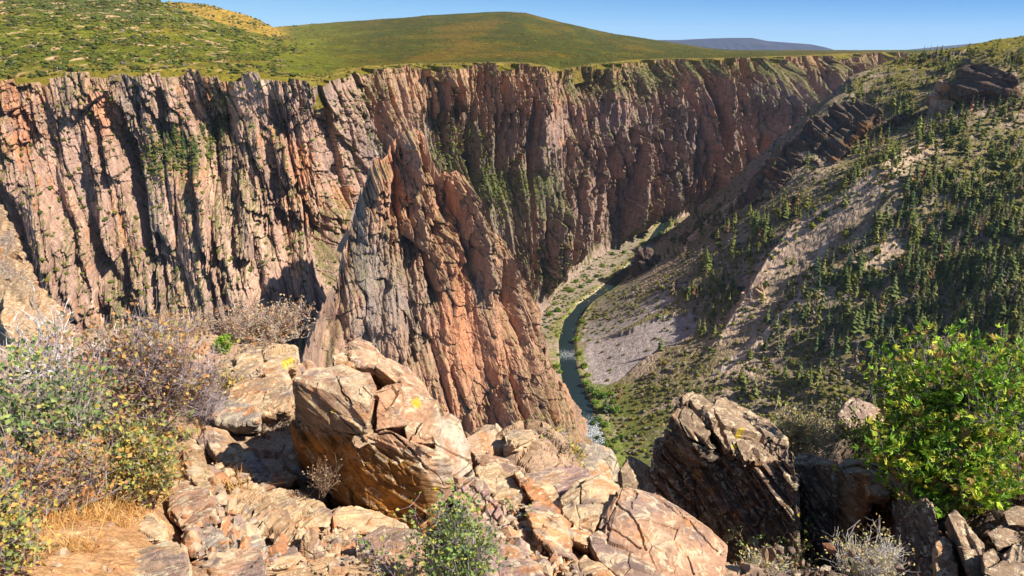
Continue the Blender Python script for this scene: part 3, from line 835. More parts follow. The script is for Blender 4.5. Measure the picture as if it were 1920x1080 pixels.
def conifer_crown(seed, dead=False, wide=0.17, whorls=15, per=7):
    r = np.random.default_rng(seed); V = []; Fc = []; Cc = []
    for i in range(whorls):
        u = (i + .5) / whorls; z = 0.12 + 0.88 * u
        R = wide * (1 - u) ** 0.75 * (0.75 + 0.5 * r.random()) + 0.012
        for j in range(max(3, int(per * (1.15 - .5 * u)))):
            if r.random() < (0.45 if dead else 0.10): continue
            th = r.random() * 6.283; ln = R * (0.65 + 0.6 * r.random())
            dx, dy = math.cos(th), math.sin(th); wv = ln * (0.16 if dead else 0.42)
            zz = z + r.normal() * .012; dr = -(0.25 + .35 * r.random()) * ln
            b = len(V)
            V += [(0, 0, zz + .03), (dx * ln * .6 - dy * wv, dy * ln * .6 + dx * wv, zz + dr * .5), (dx * ln, dy * ln, zz + dr), (dx * ln * .6 + dy * wv, dy * ln * .6 - dx * wv, zz + dr * .5), (dx * ln * .5, dy * ln * .5, zz + dr * .1 - .05 * (1 - u))]
            Fc += [(b, b + 1, b + 2), (b, b + 2, b + 3), (b, b + 1, b + 4), (b, b + 4, b + 3)]
            sh = 0.75 + .5 * r.random()
            Cc += [sh] * 5
    b = len(V); V += [(.02, 0, .93), (-.01, .018, .93), (-.01, -.018, .93), (0, 0, 1.03)]
    Fc += [(b, b + 1, b + 3), (b + 1, b + 2, b + 3), (b + 2, b, b + 3)]; Cc += [1] * 4
    return np.array(V), np.array(Fc), np.array(Cc)

def leaf_mat(name, rough=0.7, trans=0.25, hue=0.0, obj_rand=False):
    m, nt, b = nmat(name, rough, 0.2)
    c = N(nt, 'ShaderNodeVertexColor', layer_name='Col').outputs['Color']
    if obj_rand:
        oi = N(nt, 'ShaderNodeObjectInfo').outputs['Random']
        c = mixn(nt, 1.0, c, ramp(nt, oi, [(0, (.75, .8, .8)), (.5, (1, 1, 1)), (1, (1.35, 1.2, .9))]), 'MULTIPLY')
    nt.links.new(c, b.inputs['Base Color'])
    tr = N(nt, 'ShaderNodeBsdfTranslucent'); nt.links.new(c, tr.inputs['Color'])
    mx = N(nt, 'ShaderNodeMixShader'); mx.inputs[0].default_value = trans
    nt.links.new(b.outputs[0], mx.inputs[1]); nt.links.new(tr.outputs[0], mx.inputs[2])
    nt.links.new(mx.outputs[0], nt.nodes['Material Output'].inputs['Surface'])
    return m
M_conifer = leaf_mat('conifer_needles', .8, .15, obj_rand=True)
M_bark = nmat('conifer_bark', .95)[0]; M_bark.node_tree.nodes['Principled BSDF'].inputs['Base Color'].default_value = (.10, .075, .055, 1)
_bt = M_bark.node_tree; _c = ramp(_bt, noise_node(_bt, mapped(_bt, (9, 9, 2)), 1.0), [(.3, (.07, .05, .04)), (.7, (.17, .13, .10))]); _bt.links.new(_c, _bt.nodes['Principled BSDF'].inputs['Base Color'])

KINDS = []       # (crown verts, faces, colour, description)
for sd, wide, colr, desc, dead in [(1, .17, (.075, .110, .038), 'dark green', 0), (2, .20, (.125, .145, .042), 'olive green', 0), (3, .145, (.070, .110, .050), 'slim blue green', 0),
        (4, .23, (.105, .135, .036), 'broad green', 0), (5, .17, (.150, .165, .050), 'pale green', 0), (6, .15, (.24, .19, .16), 'bare grey', 1), (7, .17, (.26, .14, .09), 'rusty brown dead', 1)]:
    V_, F_, s_ = conifer_crown(sd, dead, wide)
    KINDS.append((V_, F_, s_[:, None] * np.array(colr)[None], desc))
for sd, colr, desc in ((41, (.13, .145, .035), 'round topped olive'), (42, (.085, .105, .04), 'bushy dark')):
    r_ = np.random.default_rng(sd); Vs = []; Fs = []; Cs = []
    for j in range(120):
        d_ = r_.normal(size=3); d_ /= np.linalg.norm(d_); p_ = d_ * (.55 + .45 * r_.random()) * (.42 + .1 * math.sin(4 * d_[0] + sd), .42, .40) + (0, 0, .58)
        e1 = r_.normal(size=3); e1 /= np.linalg.norm(e1); e2 = np.cross(e1, r_.normal(size=3)); e2 /= np.linalg.norm(e2); s_ = .10 + .08 * r_.random(); b_ = len(Vs)
        Vs += [p_ - e1 * s_, p_ + e2 * s_, p_ + e1 * s_, p_ - e2 * s_]; Fs += [(b_, b_ + 1, b_ + 2), (b_, b_ + 2, b_ + 3)]; Cs += [np.array(colr) * (.65 + .7 * r_.random())] * 4
    KINDS.append((np.array(Vs), np.array(Fs), np.array(Cs), desc))
TRUNKV, TRUNKF = tube_segs([(0, 0, -.06), (0, 0, .12), (0, 0, .55)], [(0, 0, .12), (0, 0, .55), (0, 0, .97)], [.022, .017, .010], [.017, .010, .002], 5)
KM = [add_mesh('crown', V_, F_, M_conifer, col=C_, link=False) for V_, F_, C_, d_ in KINDS]
TM = add_mesh('trunk', TRUNKV, TRUNKF, M_bark, smooth=True, link=False)

RIBPOLY = [(1655,350),(1672,400),(1570,470),(1475,540),(1430,620),(1380,700),(1325,700),(1365,600),(1415,515),(1495,445),(1580,390)]
def d_slope(px, py):
    d = 0.05 + 0 * px
    d = np.where((px > 1580) & (py < 640), 1.2, d)
    d = np.where((px > 1700) & (py > 330), 2.0, d)
    d = np.where((px > 1240) & (px <= 1580) & (py > 370) & (py < 640), 0.75, d)
    d = np.where((px > 1380) & (py >= 600) & (px < 1720), 0.35, d)
    d = np.where((px > 1600) & (px < 1700) & (py > 340) & (py < 470), 0.35, d)
    d = d * (0.12 + 1.6 * sstep(-.15, .35, fbm(px / 70, py / 45, o=3)))
    d = np.where((py > 600) & (px < 1500), d * .45, d)
    scree = in_poly(px, py, [(1080,700),(1085,600),(1260,555),(1330,590),(1300,650),(1180,720),(1120,760)])
    d = np.where(scree, 0.02, d)
    d = np.where(in_poly(px, py, RIBPOLY), d * .12, d)
    shade = in_poly(px, py, [(1395,360),(1500,255),(1600,235),(1570,300),(1480,330),(1410,390)])
    d = np.where(shade, 0.12, d)
    d = np.where(in_poly(px, py, [(1785,170),(1800,125),(1900,140),(1915,175),(1860,170)]), 0, d)
    return np.where((px < 1130) | (py > 800) | (py < 100), 0, d)
tp_, tpx, tpy, tf = pick('slope', d_slope, 2500, 5, 21)
th_ = (11 + 26 * rng.random(len(tp_)) ** 1.4) * np.where(tpy < 190, .75, 1.0)
tk = rng.choice(9, len(tp_), p=[.16, .15, .12, .10, .10, .11, .07, .11, .08])
th_ = np.where(tk >= 7, 5 + .28 * th_, th_)
# the far ledges and rims
def blob(cx, cy, rx, ry, tilt=0):
    return lambda px, py: np.exp(-(((px - cx - tilt * (py - cy)) / rx) ** 2 + ((py - cy) / ry) ** 2) ** 2)
_l1 = blob(330, 275, 62, 32, -.4); _l2 = blob(405, 210, 16, 42, -.1)
lp_, lpx, lpy, lf = pick('wall', lambda px, py: _l1(px, py) + _l2(px, py), 42, 9, 5)
_r1 = blob(1115, 140, 70, 22); _r2 = blob(1330, 125, 150, 14); _r3 = blob(870, 290, 50, 60, .2)
rp_, rpx, rpy, rf = pick('wall', lambda px, py: _r1(px, py) + .3 * _r2(px, py) + .35 * _r3(px, py), 150, 5, 6)
allp = np.concatenate([tp_, lp_, rp_]); apx = np.concatenate([tpx, lpx, rpx]); apy = np.concatenate([tpy, lpy, rpy]); af = np.concatenate([tf, lf, rf])
ah = np.concatenate([th_, rng.uniform(13, 22, len(lp_)), rng.uniform(9, 17, len(rp_))])
ak = np.concatenate([tk, rng.choice(7, len(lp_), p=[.3, .2, .2, .1, .1, .08, .02]), rng.choice(5, len(rp_))])
src = np.concatenate([np.zeros(len(tp_)), np.ones(len(lp_)), np.full(len(rp_), 2)])
size = ah / af
hidden = in_poly(apx, apy, [(1640,800),(1650,700),(1700,640),(1920,610),(1920,1080),(1200,1080),(1250,800),(1300,740),(1450,800)])
order = np.argsort(-(size * np.where(hidden, 0, 1) + (src == 1) * 1.0))
single = order[:300]; rest = order[300:]
def zone(i):
    x, y = apx[i], apy[i]
    if src[i] == 1: return 'on the sloping ledge high in the far wall'
    if src[i] == 2: return 'at the rim of the far canyon wall'
    if y < 150: return 'on the skyline of the right ridge'
    if x > 1770 and y < 260: return 'below the shaded cliff band'
    if y < 260: return 'on the rocky shoulder under the ridge top'
    if x > 1690 and y < 430: return 'high on the steep right slope'
    if x > 1690: return 'low on the right slope above the oak'
    if x > 1450 and y < 470: return 'on the sunlit rib of the right slope'
    if x > 1450: return 'on broken ground right of the pale gully'
    return 'on the lower slope above the grey scree'
for i in single:
    k = int(ak[i]); h = float(ah[i]); px_h = h / af[i] * F
    sz = 'tall' if px_h > 26 else ('middling' if px_h > 20 else 'short')
    t = empty('conifer_tree', tuple(allp[i]))
    t.scale = (h, h, h); t.rotation_euler = (rng.normal() * .03, rng.normal() * .03, rng.uniform(0, 6.28))
    z_ = zone(i)
    tag(t, f"{sz} {KINDS[k][3]} {'tree' if k >= 7 else 'conifer'} {z_}", 'tree', 'trees ' + z_)
    for nm, me in (('trunk', TM), ('crown', KM[k])):
        o = bpy.data.objects.new(nm, me); COL.objects.link(o); o.parent = t
def scatter(name, idx, P_, H_, K_, kinds, mat, label, cat, seed, tint=.2, sz=None):
    """many copies of small templates as one mesh"""
    r = np.random.default_rng(seed); Vs = []; Fs = []; Cs = []; base = 0
    for k in range(len(kinds)):
        j = idx[K_[idx] == k]
        if not len(j): continue
        V_, F_, C_ = kinds[k][:3]; n = len(j)
        th = r.uniform(0, 6.283, n); c, s = np.cos(th), np.sin(th)
        H = H_[j][:, None]
        fl = (sz[j] if sz is not None else np.ones(n))[:, None]
        X = (V_[None, :, 0] * c[:, None] - V_[None, :, 1] * s[:, None]) * H; Y = (V_[None, :, 0] * s[:, None] + V_[None, :, 1] * c[:, None]) * H
        Z = V_[None, :, 2] * H * fl
        W = np.stack([X, Y, Z], -1) + P_[j][:, None]
        Vs.append(W.reshape(-1, 3)); Fs.append((F_[None] + (base + np.arange(n) * len(V_))[:, None, None]).reshape(-1, F_.shape[1]))
        Cs.append((C_[None] * (1 + r.normal(0, tint, (n, 1, 1))).clip(.4, 1.8)).reshape(-1, 3) if C_.ndim == 2 else None)
        base += n * len(V_)
    o = add_mesh(name, np.concatenate(Vs), np.concatenate(Fs), mat, col=np.concatenate(Cs))
    return tag(o, label, cat, kind='stuff')
scatter('forest', rest, allp, ah, ak, KINDS, M_conifer, 'distant conifer forest scattered over the right slope and far rim', 'forest', 8)

# ---- scrub: ragged little clumps
def clump(seed, colr):
    r = np.random.default_rng(seed)
    bm = bmesh.new(); bmesh.ops.create_icosphere(bm, subdivisions=2, radius=1)
    V_ = np.array([v.co for v in bm.verts]); F_ = np.array([[v.index for v in f.verts] for f in bm.faces]); bm.free()
    V_ *= (0.62 + .55 * r.random((len(V_), 1))); V_[:, 2] = V_[:, 2] * .62 + .35
    sh = .7 + .6 * r.random(len(V_))
    return V_, F_, sh[:, None] * np.array(colr)[None], ''
CL = [clump(31, (.085, .098, .012)), clump(32, (.055, .070, .014)), clump(33, (.115, .115, .014)), clump(34, (.145, .105, .014)), clump(35, (.105, .16, .02)), clump(36, (.14, .12, .085))]
M_scrub = leaf_mat('scrub_leaves', .85, .15)
sp_, spx, spy, sf = pick('slope', lambda px, py: np.where(((px > 1100) & (py < 860)) | ((px > 1000) & (py < 640)), np.where((px < 1200) & (py < 600), 2.2, 1) * (.5 + sstep(-.2, .3, fbm(px / 60, py / 30, o=3))), 0) * np.where(in_poly(px, py, [(1080,700),(1085,630),(1180,622),(1300,588),(1312,640),(1180,715),(1120,735)]), .12, 1) * np.where(in_poly(px, py, RIBPOLY), .25, 1), 7500, 3.2, 31)
scatter('slope_scrub', np.arange(len(sp_)), sp_, rng.uniform(1.2, 3.8, len(sp_)), rng.choice(6, len(sp_), p=[.22, .12, .32, .10, .02, .22]), CL, M_scrub, 'low olive scrub dotted over the right canyon slope', 'scrub', 9)
def d_plat(px, py):
    d = .10 + 2.0 * sstep(-.05, .3, fbm(px / 60, py / 17, o=4))
    d = np.where((px < 560) & (py < 110), d * 1.8, d)
    return d
pp_, ppx, ppy, pf_ = pick('plateau', d_plat, 8000, 2.6, 41)
sz_ = rng.uniform(1.4, 4.2, len(pp_)) * np.where((ppx < 600) & (rng.random(len(pp_)) < .15), 1.7, .85) * np.where(ppx < 560, np.clip(pf_ / 1700, .8, 1.6), np.clip(pf_ / 2600, .6, 1.1))
kk = np.where(ppx < 560, rng.choice(6, len(pp_), p=[.3, .4, .16, .06, .05, .03]), rng.choice(6, len(pp_), p=[.22, .12, .26, .38, .02, 0]))
scatter('plateau_scrub', np.arange(len(pp_)), pp_, sz_, kk, CL, M_scrub, 'oak scrub and sage covering the plateau and hills', 'scrub', 10)
wl_ = [blob(330, 290, 80, 40, -.4), blob(405, 215, 20, 50), blob(870, 290, 60, 60, .2), blob(960, 350, 60, 45, .2), blob(1110, 145, 80, 26), blob(1200, 140, 34, 40), blob(1330, 130, 130, 30), blob(1060, 520, 60, 60), blob(1180, 450, 50, 50)]
wp_, wpx, wpy, wf = pick('wall', lambda px, py: .06 + sum(b(px, py) for b in wl_) + (np.abs(py - 130) < 14) * .3, 3400, 3, 51)
scatter('cliff_scrub', np.arange(len(wp_)), wp_, rng.uniform(1.2, 3.4, len(wp_)), rng.choice(6, len(wp_), p=[.3, .34, .2, .06, .06, .04]), CL, M_scrub, 'dark bushes clinging to ledges of the far canyon wall', 'scrub', 11)

# ---- bushes along the river, one by one
def d_bank(px, py):
    return None
RB = [(1050,700),(1043,690),(1048,668),(1060,765),(1068,780),(1052,745),(1020,600),(1030,592),(1045,585),(1012,575),(1055,560),(1038,562),(1072,548),(1090,540),(1025,615),(1105,530),(1120,520),(1068,450),(1064,440),(1095,480),(1082,505),
      (1088,665),(1094,690),(1100,706),(1098,722),(1108,735),(1118,742),(1132,745),(1146,740),(1150,756),(1140,768),(1128,772),(1115,760),(1155,772),(1122,790),(1135,800),(1112,800),(1150,830),(1165,822),(1138,838),(1120,826),(1148,850),(1080,640),(1084,622),(1092,605),
      (1222,408),(1234,420),(1246,412),(1255,425),(1240,440),(1228,452),(1210,462),(1050,535),(1066,520),(1080,530),(1040,572),(1104,505),(1130,500),(1118,488),(1148,478),(1160,462),(1190,440),(1062,545),(1095,520),(1260,415),(1170,475),(1185,455),(1150,500)]
gz = np.linspace(800, 2500, 700)
m_rb = []
for q_, colr in enumerate([(.115, .20, .022), (.165, .225, .020), (.075, .13, .028)]):
    r = np.random.default_rng(60 + q_); Vs = []; Fs = []; Cs = []; b = 0
    for j in range(260):
        d = r.normal(size=3); d /= np.linalg.norm(d); rad = r.random() ** .4 * (.8 + .2 * math.sin(5 * d[0] + 3 * d[1] + q_))
        p = d * rad * (1, 1, .7) + (0, 0, .62); s = .10 + .10 * r.random()
        e1 = r.normal(size=3); e1 /= np.linalg.norm(e1); e2 = np.cross(e1, r.normal(size=3)); e2 /= np.linalg.norm(e2)
        Vs += [p - e1 * s, p + e2 * s, p + e1 * s, p - e2 * s]; Fs.append((b, b + 1, b + 2, b + 3)); b += 4
        Cs += [np.array(colr) * (.7 + .6 * r.random())] * 4
    m_rb.append(add_mesh('foliage', np.array(Vs), np.array(Fs), M_scrub, col=np.array(Cs), link=False))
rbt = tube_segs([(0, 0, -.1)] * 4, [(.2, .1, .8), (-.25, .1, .7), (.05, -.25, .75), (0, .2, .9)], [.05] * 4, [.015] * 4, 4)
m_rbt = add_mesh('stem', rbt[0], rbt[1], M_bark, link=False)
for i, (px, py) in enumerate(RB):
    a_, t_ = ray(px, py)
    zz = slope_z(a_ * gz, gz, True) + t_ * gz
    k = int(np.argmax(zz > 0)) if (zz > 0).any() else len(gz) - 1
    D = gz[k]; p = (float(a_ * D), float(D), float(max(-t_ * D, -551)) - .3)
    t = empty('riverside_bush', p); s = float(rng.uniform(4.5, 9.5)); t.scale = (s, s, s * rng.uniform(.7, 1.05)); t.rotation_euler = (0, 0, rng.uniform(0, 6.28))
    kd = 1 if i in (0, 1, 3, 4, 21, 22) else int(rng.choice(3, p=[.45, .25, .3]))
    side = 'on the far bank below the rock fin' if px < 1075 and py > 620 else ('on the sandy left bank' if py < 620 and px < 1125 else ('at the far bend of the river' if py < 520 else ('on the strip between river and grey scree' if py < 735 else 'in the thicket right of the white rapids')))
    tag(t, f"{['bright green', 'yellow green', 'deep green'][kd]} leafy bush {side}", 'bush', 'bushes ' + side)
    for nm, me in (('foliage', m_rb[kd]), ('stem', m_rbt)):
        o = bpy.data.objects.new(nm, me); COL.objects.link(o); o.parent = t
# ================================================================== FOREGROUND GROUND
FG = [(50,1075,2.0),(300,1075,2.3),(600,1075,2.8),(900,1075,3.0),(1100,1075,3.2),(1340,1075,3.7),
  (100,950,2.9),(300,950,3.15),(600,950,3.9),(850,950,4.0),(1050,950,4.1),(1220,960,4.4),
  (50,850,4.0),(300,850,4.2),(450,850,4.6),(650,850,5.2),(900,850,5.4),(1100,860,5.8),
  (50,750,5.6),(300,750,5.8),(500,750,6.4),(700,760,7.0),(900,810,6.4),(1060,840,6.4),
  (50,660,7.8),(300,660,8.2),(450,660,8.8),(540,655,9.5),(430,620,10.5),(150,610,10),
  (1450,1075,5.3),(1650,1075,5.0),(1880,1075,4.6),(1900,950,5.6),(1760,900,6.8),(1620,870,8.0),(1500,850,8.6),(1700,830,7.9),(1880,800,7.6)]
fgp = np.array([pt(*p) for p in FG])
fgp = np.concatenate([fgp, [(-7,14,-9),(-4,14,-10),(-1.5,12.5,-11),(0.3,9,-10),(1.6,8,-11),(1.7,5.9,-7.2),(5,12.5,-11),(8,12,-10),(-9,9,-4.2),(-3,.6,-1.6),(0,.3,-1.65),(2.5,.6,-2.4),(5,3,-3.4),(7,7,-5.2)]])
fg_tps = TPS(fgp[:, :2], fgp[:, 2], 1e-5)
_gd = np.exp(np.linspace(math.log(1.2), math.log(14), 700))
def gD(px, py):
    a_, t_ = ray(px, py)
    k = (fg_tps(a_ * _gd, _gd) + t_ * _gd) > 0
    return float(_gd[int(np.argmax(k))]) if k.any() else 10.0

def build_ground():
    a = np.linspace(-1.1, 1.25, 820); D = np.exp(np.linspace(math.log(.7), math.log(13.5), 620))
    A, Dg = np.meshgrid(a, D, indexing='ij'); X = A * Dg; Y = Dg
    Z = fg_tps(X, Y)
    PX, PY, _ = project(np.stack([X, Y, Z], -1))
    path = sstep(370, 260, PX) * sstep(760, 900, PY)
    dirt = np.maximum(path, np.exp(-((PX - 1000) / 90) ** 2 - ((PY - 1010) / 80) ** 2))
    rocky = 1 - dirt
    f1, f2, dx, dy, r1, r2, r3 = vor2(X / .42 + .3 * perlin(X * 2, Y * 2), Y / .34, 900)
    Z = Z + rocky * (.10 * (r1 - .5) + .22 * (r2 - .5) * dx + .16 * (r3 - .5) * dy - .04 * sstep(.08, 0, f2 - f1) - .22)
    f1, f2, dx, dy, r1, r2, r3 = vor2(X / .09, Y / .07, 910)
    Z = Z + rocky * (.018 * (r1 - .5) + .03 * (r2 - .5) * dx) + dirt * .012 * (r1 ** 3)
    Z = Z + .02 * fbm(X * 4, Y * 4, o=4) + .004 * fbm(X * 30, Y * 30, o=2)
    Z = np.where(Y > 11, Z - (Y - 11) ** 2 * 1.5, Z)
    c = np.empty(X.shape + (3,), np.float32); c[:] = (.33, .225, .15)
    a1 = fbm(X * 1.6, Y * 1.6, o=4); a2 = fbm(X * 7, Y * 7, o=3)
    c = mixc(c, (.25, .19, .165), sstep(0, .4, a1))
    c = mixc(c, (.43, .235, .11), dirt)
    c = mixc(c, (.56, .36, .19), dirt * sstep(.0, .35, a2))
    c = mixc(c, (.40, .17, .05), dirt * sstep(.1, .5, a1) * .6)
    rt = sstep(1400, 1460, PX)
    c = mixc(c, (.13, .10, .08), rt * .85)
    return np.stack([X, Y, Z], -1), c
fg_P, fg_C = build_ground()
M_dirt = col_terrain('ground_dirt', 22, 90, (1, 1, 1), .006, .4)
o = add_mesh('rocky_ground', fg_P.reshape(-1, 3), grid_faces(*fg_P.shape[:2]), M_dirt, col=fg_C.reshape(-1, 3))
tag(o, 'orange dirt and broken bedrock of the overlook edge', 'ground', kind='structure')

# ================================================================== FOREGROUND ROCKS
def rock_mat():
    m, nt, b = nmat('lichen_rock', .82, .25)
    at = N(nt, 'ShaderNodeVertexColor', layer_name='Col').outputs['Color']
    v = mapped(nt, (1, 1, 1))
    vs = mapped(nt, (5, 5, 22), rot=(.5, -.45, 0))
    n1 = noise_node(nt, v, 26, 8, .7); n2 = noise_node(nt, v, 6, 6, .65, .4); n3 = noise_node(nt, vs, 1.0, 6, .7); n4 = noise_node(nt, v, 95, 4, .7); n5 = noise_node(nt, v, 11, 7, .68, .8)
    c = mixn(nt, 1.0, at, ramp(nt, n3, [(.28, .5), (.5, 1.0), (.72, 1.4)]), 'MULTIPLY')
    c = mixn(nt, 1.0, c, ramp(nt, n1, [(.3, .7), (.7, 1.28)]), 'MULTIPLY')
    geo = N(nt, 'ShaderNodeNewGeometry'); sz = N(nt, 'ShaderNodeSeparateXYZ'); nt.links.new(geo.outputs['Normal'], sz.inputs[0])
    upm = ramp(nt, sz.outputs['Z'], [(.1, 0.12), (.6, 1.0)])
    al = N(nt, 'ShaderNodeVertexColor', layer_name='Col').outputs['Alpha']
    lich = mixn(nt, 1.0, ramp(nt, n5, [(.53, 0), (.60, .85)]), upm, 'MULTIPLY')
    c = mixn(nt, lich, c, (.49, .41, .275))
    lich2 = mixn(nt, 1.0, ramp(nt, n2, [(.60, 0), (.66, .8)]), ramp(nt, n1, [(.40, 0), (.52, 1)]), 'MULTIPLY')
    c = mixn(nt, lich2, c, (.15, .125, .115))
    c = mixn(nt, ramp(nt, n4, [(.66, 0), (.74, .7)]), c, (.08, .065, .055))
    nt.links.new(c, b.inputs['Base Color'])
    nA = bump(nt, b, n3, .02, .8); nB = bump(nt, b, n1, .012, .9, nA); bump(nt, b, n4, .003, .8, nB)
    return m
M_rock = rock_mat()
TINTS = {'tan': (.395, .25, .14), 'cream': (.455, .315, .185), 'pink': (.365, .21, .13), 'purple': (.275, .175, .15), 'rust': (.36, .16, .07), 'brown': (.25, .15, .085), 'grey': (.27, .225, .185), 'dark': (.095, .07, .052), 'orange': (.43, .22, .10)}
YL = [  # bright yellow lichen patches: (px, py, radius px)
  (718, 915, 8), (780, 757, 12), (818, 916, 6), (623, 772, 5), (540, 680, 13), (1387, 812, 7), (1376, 838, 8), (1565, 878, 6), (1500, 965, 8)]

def rock(label, base, hulls, T, tint, seed, cat='rock', name='boulder', ns=(.45, -.35, .82), amp=1.0, cracks=(), paint=None, D0=None, kind=None, fol=1.0, vox=1.25, mat=None):
    D0 = gD(*base) if D0 is None else D0
    r = np.random.default_rng(seed)
    bm = bmesh.new()
    for h in hulls:
        Th = T
        if not isinstance(h[0], tuple): Th, h = h[0], h[1:]
        h = np.array(h, float)
        Pf = pt(h[:, 0], h[:, 1], D0 + h[:, 2])
        vd = Pf / np.linalg.norm(Pf, axis=1)[:, None]
        cen = Pf.mean(0)
        Pb = Pf + vd * Th * (.8 + .4 * r.random((len(Pf), 1))) + np.array([0, 0, -.35 * Th])
        Pb = cen + (Pb - cen) * (1, 1, 1)
        vs = [bm.verts.new(p) for p in np.concatenate([Pf, Pb])]
        bmesh.ops.convex_hull(bm, input=vs)
        lo = [v for v in bm.verts if not v.link_faces]
        bmesh.ops.delete(bm, geom=lo, context='VERTS')
    me = bpy.data.meshes.new('tmp'); bm.to_mesh(me); bm.free()
    o = bpy.data.objects.new(name, me); COL.objects.link(o)
    md = o.modifiers.new('r', 'REMESH'); md.mode = 'VOXEL'; md.voxel_size = D0 * 1.875 / F * vox
    dg = bpy.context.evaluated_depsgraph_get()
    m2 = bpy.data.meshes.new_from_object(o.evaluated_get(dg)); m2.name = name
    o.modifiers.clear(); o.data = m2; bpy.data.meshes.remove(me)
    n = len(m2.vertices)
    P_ = np.empty(n * 3, np.float32); m2.vertices.foreach_get('co', P_); P_ = P_.reshape(-1, 3)
    Nn = np.empty(n * 3, np.float32); m2.vertices.foreach_get('normal', Nn); Nn = Nn.reshape(-1, 3)
    s = D0 / 4.0
    nv = np.array(ns, float) + r.normal(0, .12, 3); nv /= np.linalg.norm(nv)
    q = P_ @ nv
    Pw = P_ + .05 * s * np.stack([perlin(P_[:, 0] / (.3 * s) + 5 * i, P_[:, 1] / (.3 * s), P_[:, 2] / (.3 * s)) for i in range(3)], 1)
    U = Pw / s + np.outer(q / s, nv) * 1.3           # flattened along the foliation
    f1, f2, off, r1, r2, bid = vor3(U / .30 + seed, seed)
    rv = np.stack([_h(bid, bid * 0, seed + 9 + k) - .5 for k in range(3)], 1)
    disp = (.018 * (r1 - .5) + .055 * (off * rv).sum(1) - .010 * sstep(.05, 0, f2 - f1) * (r2 > .45)) * s
    f1, f2, off, r1, r2, bid = vor3(U / .085 + 7, seed + 40)
    rv = np.stack([_h(bid, bid * 0, seed + 9 + k) - .5 for k in range(3)], 1)
    disp += (.007 * (r1 - .5) + .016 * (off * rv).sum(1) - .003 * sstep(.05, 0, f2 - f1) * (r2 > .5)) * s * sstep(-.25, .3, perlin(P_[:, 0] / (.25 * s), P_[:, 1] / (.25 * s), P_[:, 2] / (.25 * s) + seed))
    b1 = perlin(q / (.030 * s) + 3, P_[:, 0] / (.5 * s), P_[:, 1] / (.5 * s)); b2 = perlin(q / (.011 * s), P_[:, 0] / (.3 * s), P_[:, 1] / (.3 * s) + 4)
    edge = 1 - np.abs(Nn @ nv)
    disp += (.016 * np.sign(b1) * np.abs(b1) ** .6 + .007 * b2) * s * sstep(.15, .7, edge) * fol
    disp += .006 * s * fbm(P_[:, 0] / (.06 * s), P_[:, 1] / (.06 * s), P_[:, 2] / (.06 * s), o=4)
    PX, PY, _ = project(P_)
    for line in cracks:
        l = np.array(line, float); w_ = l[0, 0]
        d, _, _ = seg_dist(PX + 2.5 * perlin(PX / 13, PY / 13), PY + 2.5 * perlin(PX / 13 + 9, PY / 13), l[1:])
        disp -= .05 * s * sstep(w_, w_ * .35, d)
    P2 = P_ + Nn * (disp * amp)[:, None]
    m2.vertices.foreach_set('co', P2.astype(np.float32).ravel())
    a1 = fbm(P_[:, 0] / (.42 * s) + seed, P_[:, 1] / (.42 * s), P_[:, 2] / (.42 * s), o=4)
    a2 = fbm(P_[:, 0] / (.16 * s), P_[:, 1] / (.16 * s) + seed, P_[:, 2] / (.16 * s), o=4)
    c = np.empty((n, 3), np.float32); c[:] = TINTS[tint]
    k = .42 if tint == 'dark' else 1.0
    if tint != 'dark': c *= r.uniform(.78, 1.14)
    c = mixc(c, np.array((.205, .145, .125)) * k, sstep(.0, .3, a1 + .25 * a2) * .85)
    c = mixc(c, np.array((.45, .33, .22)) * k, sstep(.05, .3, -a1 + .4 * a2) * .7)
    c = mixc(c, np.array((.38, .165, .06)) * k, sstep(.12, .38, a2 - .3 * a1) * .75)
    if paint: c = paint(c, PX, PY, a1, a2, Nn)
    for (lx, ly, lr) in YL:
        d = np.hypot(PX - lx, PY - ly) / lr
        c = mixc(c, (.47, .35, .025), sstep(1.1, .8, d + 1.6 * np.abs(a2) + .5 * a1) * .9 * (Nn[:, 1] < .6))
    at = m2.color_attributes.new('Col', 'FLOAT_COLOR', 'POINT')
    c4 = np.ones((n, 4), np.float32); c4[:, :3] = np.clip(c, 0, 1); at.data.foreach_set('color', c4.ravel())
    m2.materials.clear(); m2.materials.append(mat or M_rock); m2.shade_flat()
    return tag(o, label, cat, kind=kind)

def paint_main(c, PX, PY, a1, a2, Nn):
    ln = np.interp(PX, [540, 560, 600, 690, 760, 800, 860], [770, 805, 812, 818, 850, 890, 990])
    st = sstep(-6, 10, PY - ln + 10 * a2) * sstep(845, 800, PX + 20 * a2)
    c = mixc(c, (.215, .095, .022), st)
    c = mixc(c, (.40, .165, .025), st * sstep(.05, .35, a1 + .4 * a2) * .9)
    c = mixc(c, (.12, .07, .035), st * sstep(.1, .4, -a1 + .3 * a2) * .7)
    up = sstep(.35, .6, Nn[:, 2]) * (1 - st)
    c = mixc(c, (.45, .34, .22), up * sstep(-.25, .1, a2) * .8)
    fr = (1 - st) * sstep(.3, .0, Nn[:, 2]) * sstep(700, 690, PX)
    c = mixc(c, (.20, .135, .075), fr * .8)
    c = mixc(c, (.33, .17, .095), sstep(690, 705, PX) * sstep(840, 800, PX) * (PY < 840) * .7)
    c = mixc(c, (.36, .31, .25), sstep(812, 825, PX) * (PY < 900) * sstep(-.3, .1, a2) * .75)
    return c

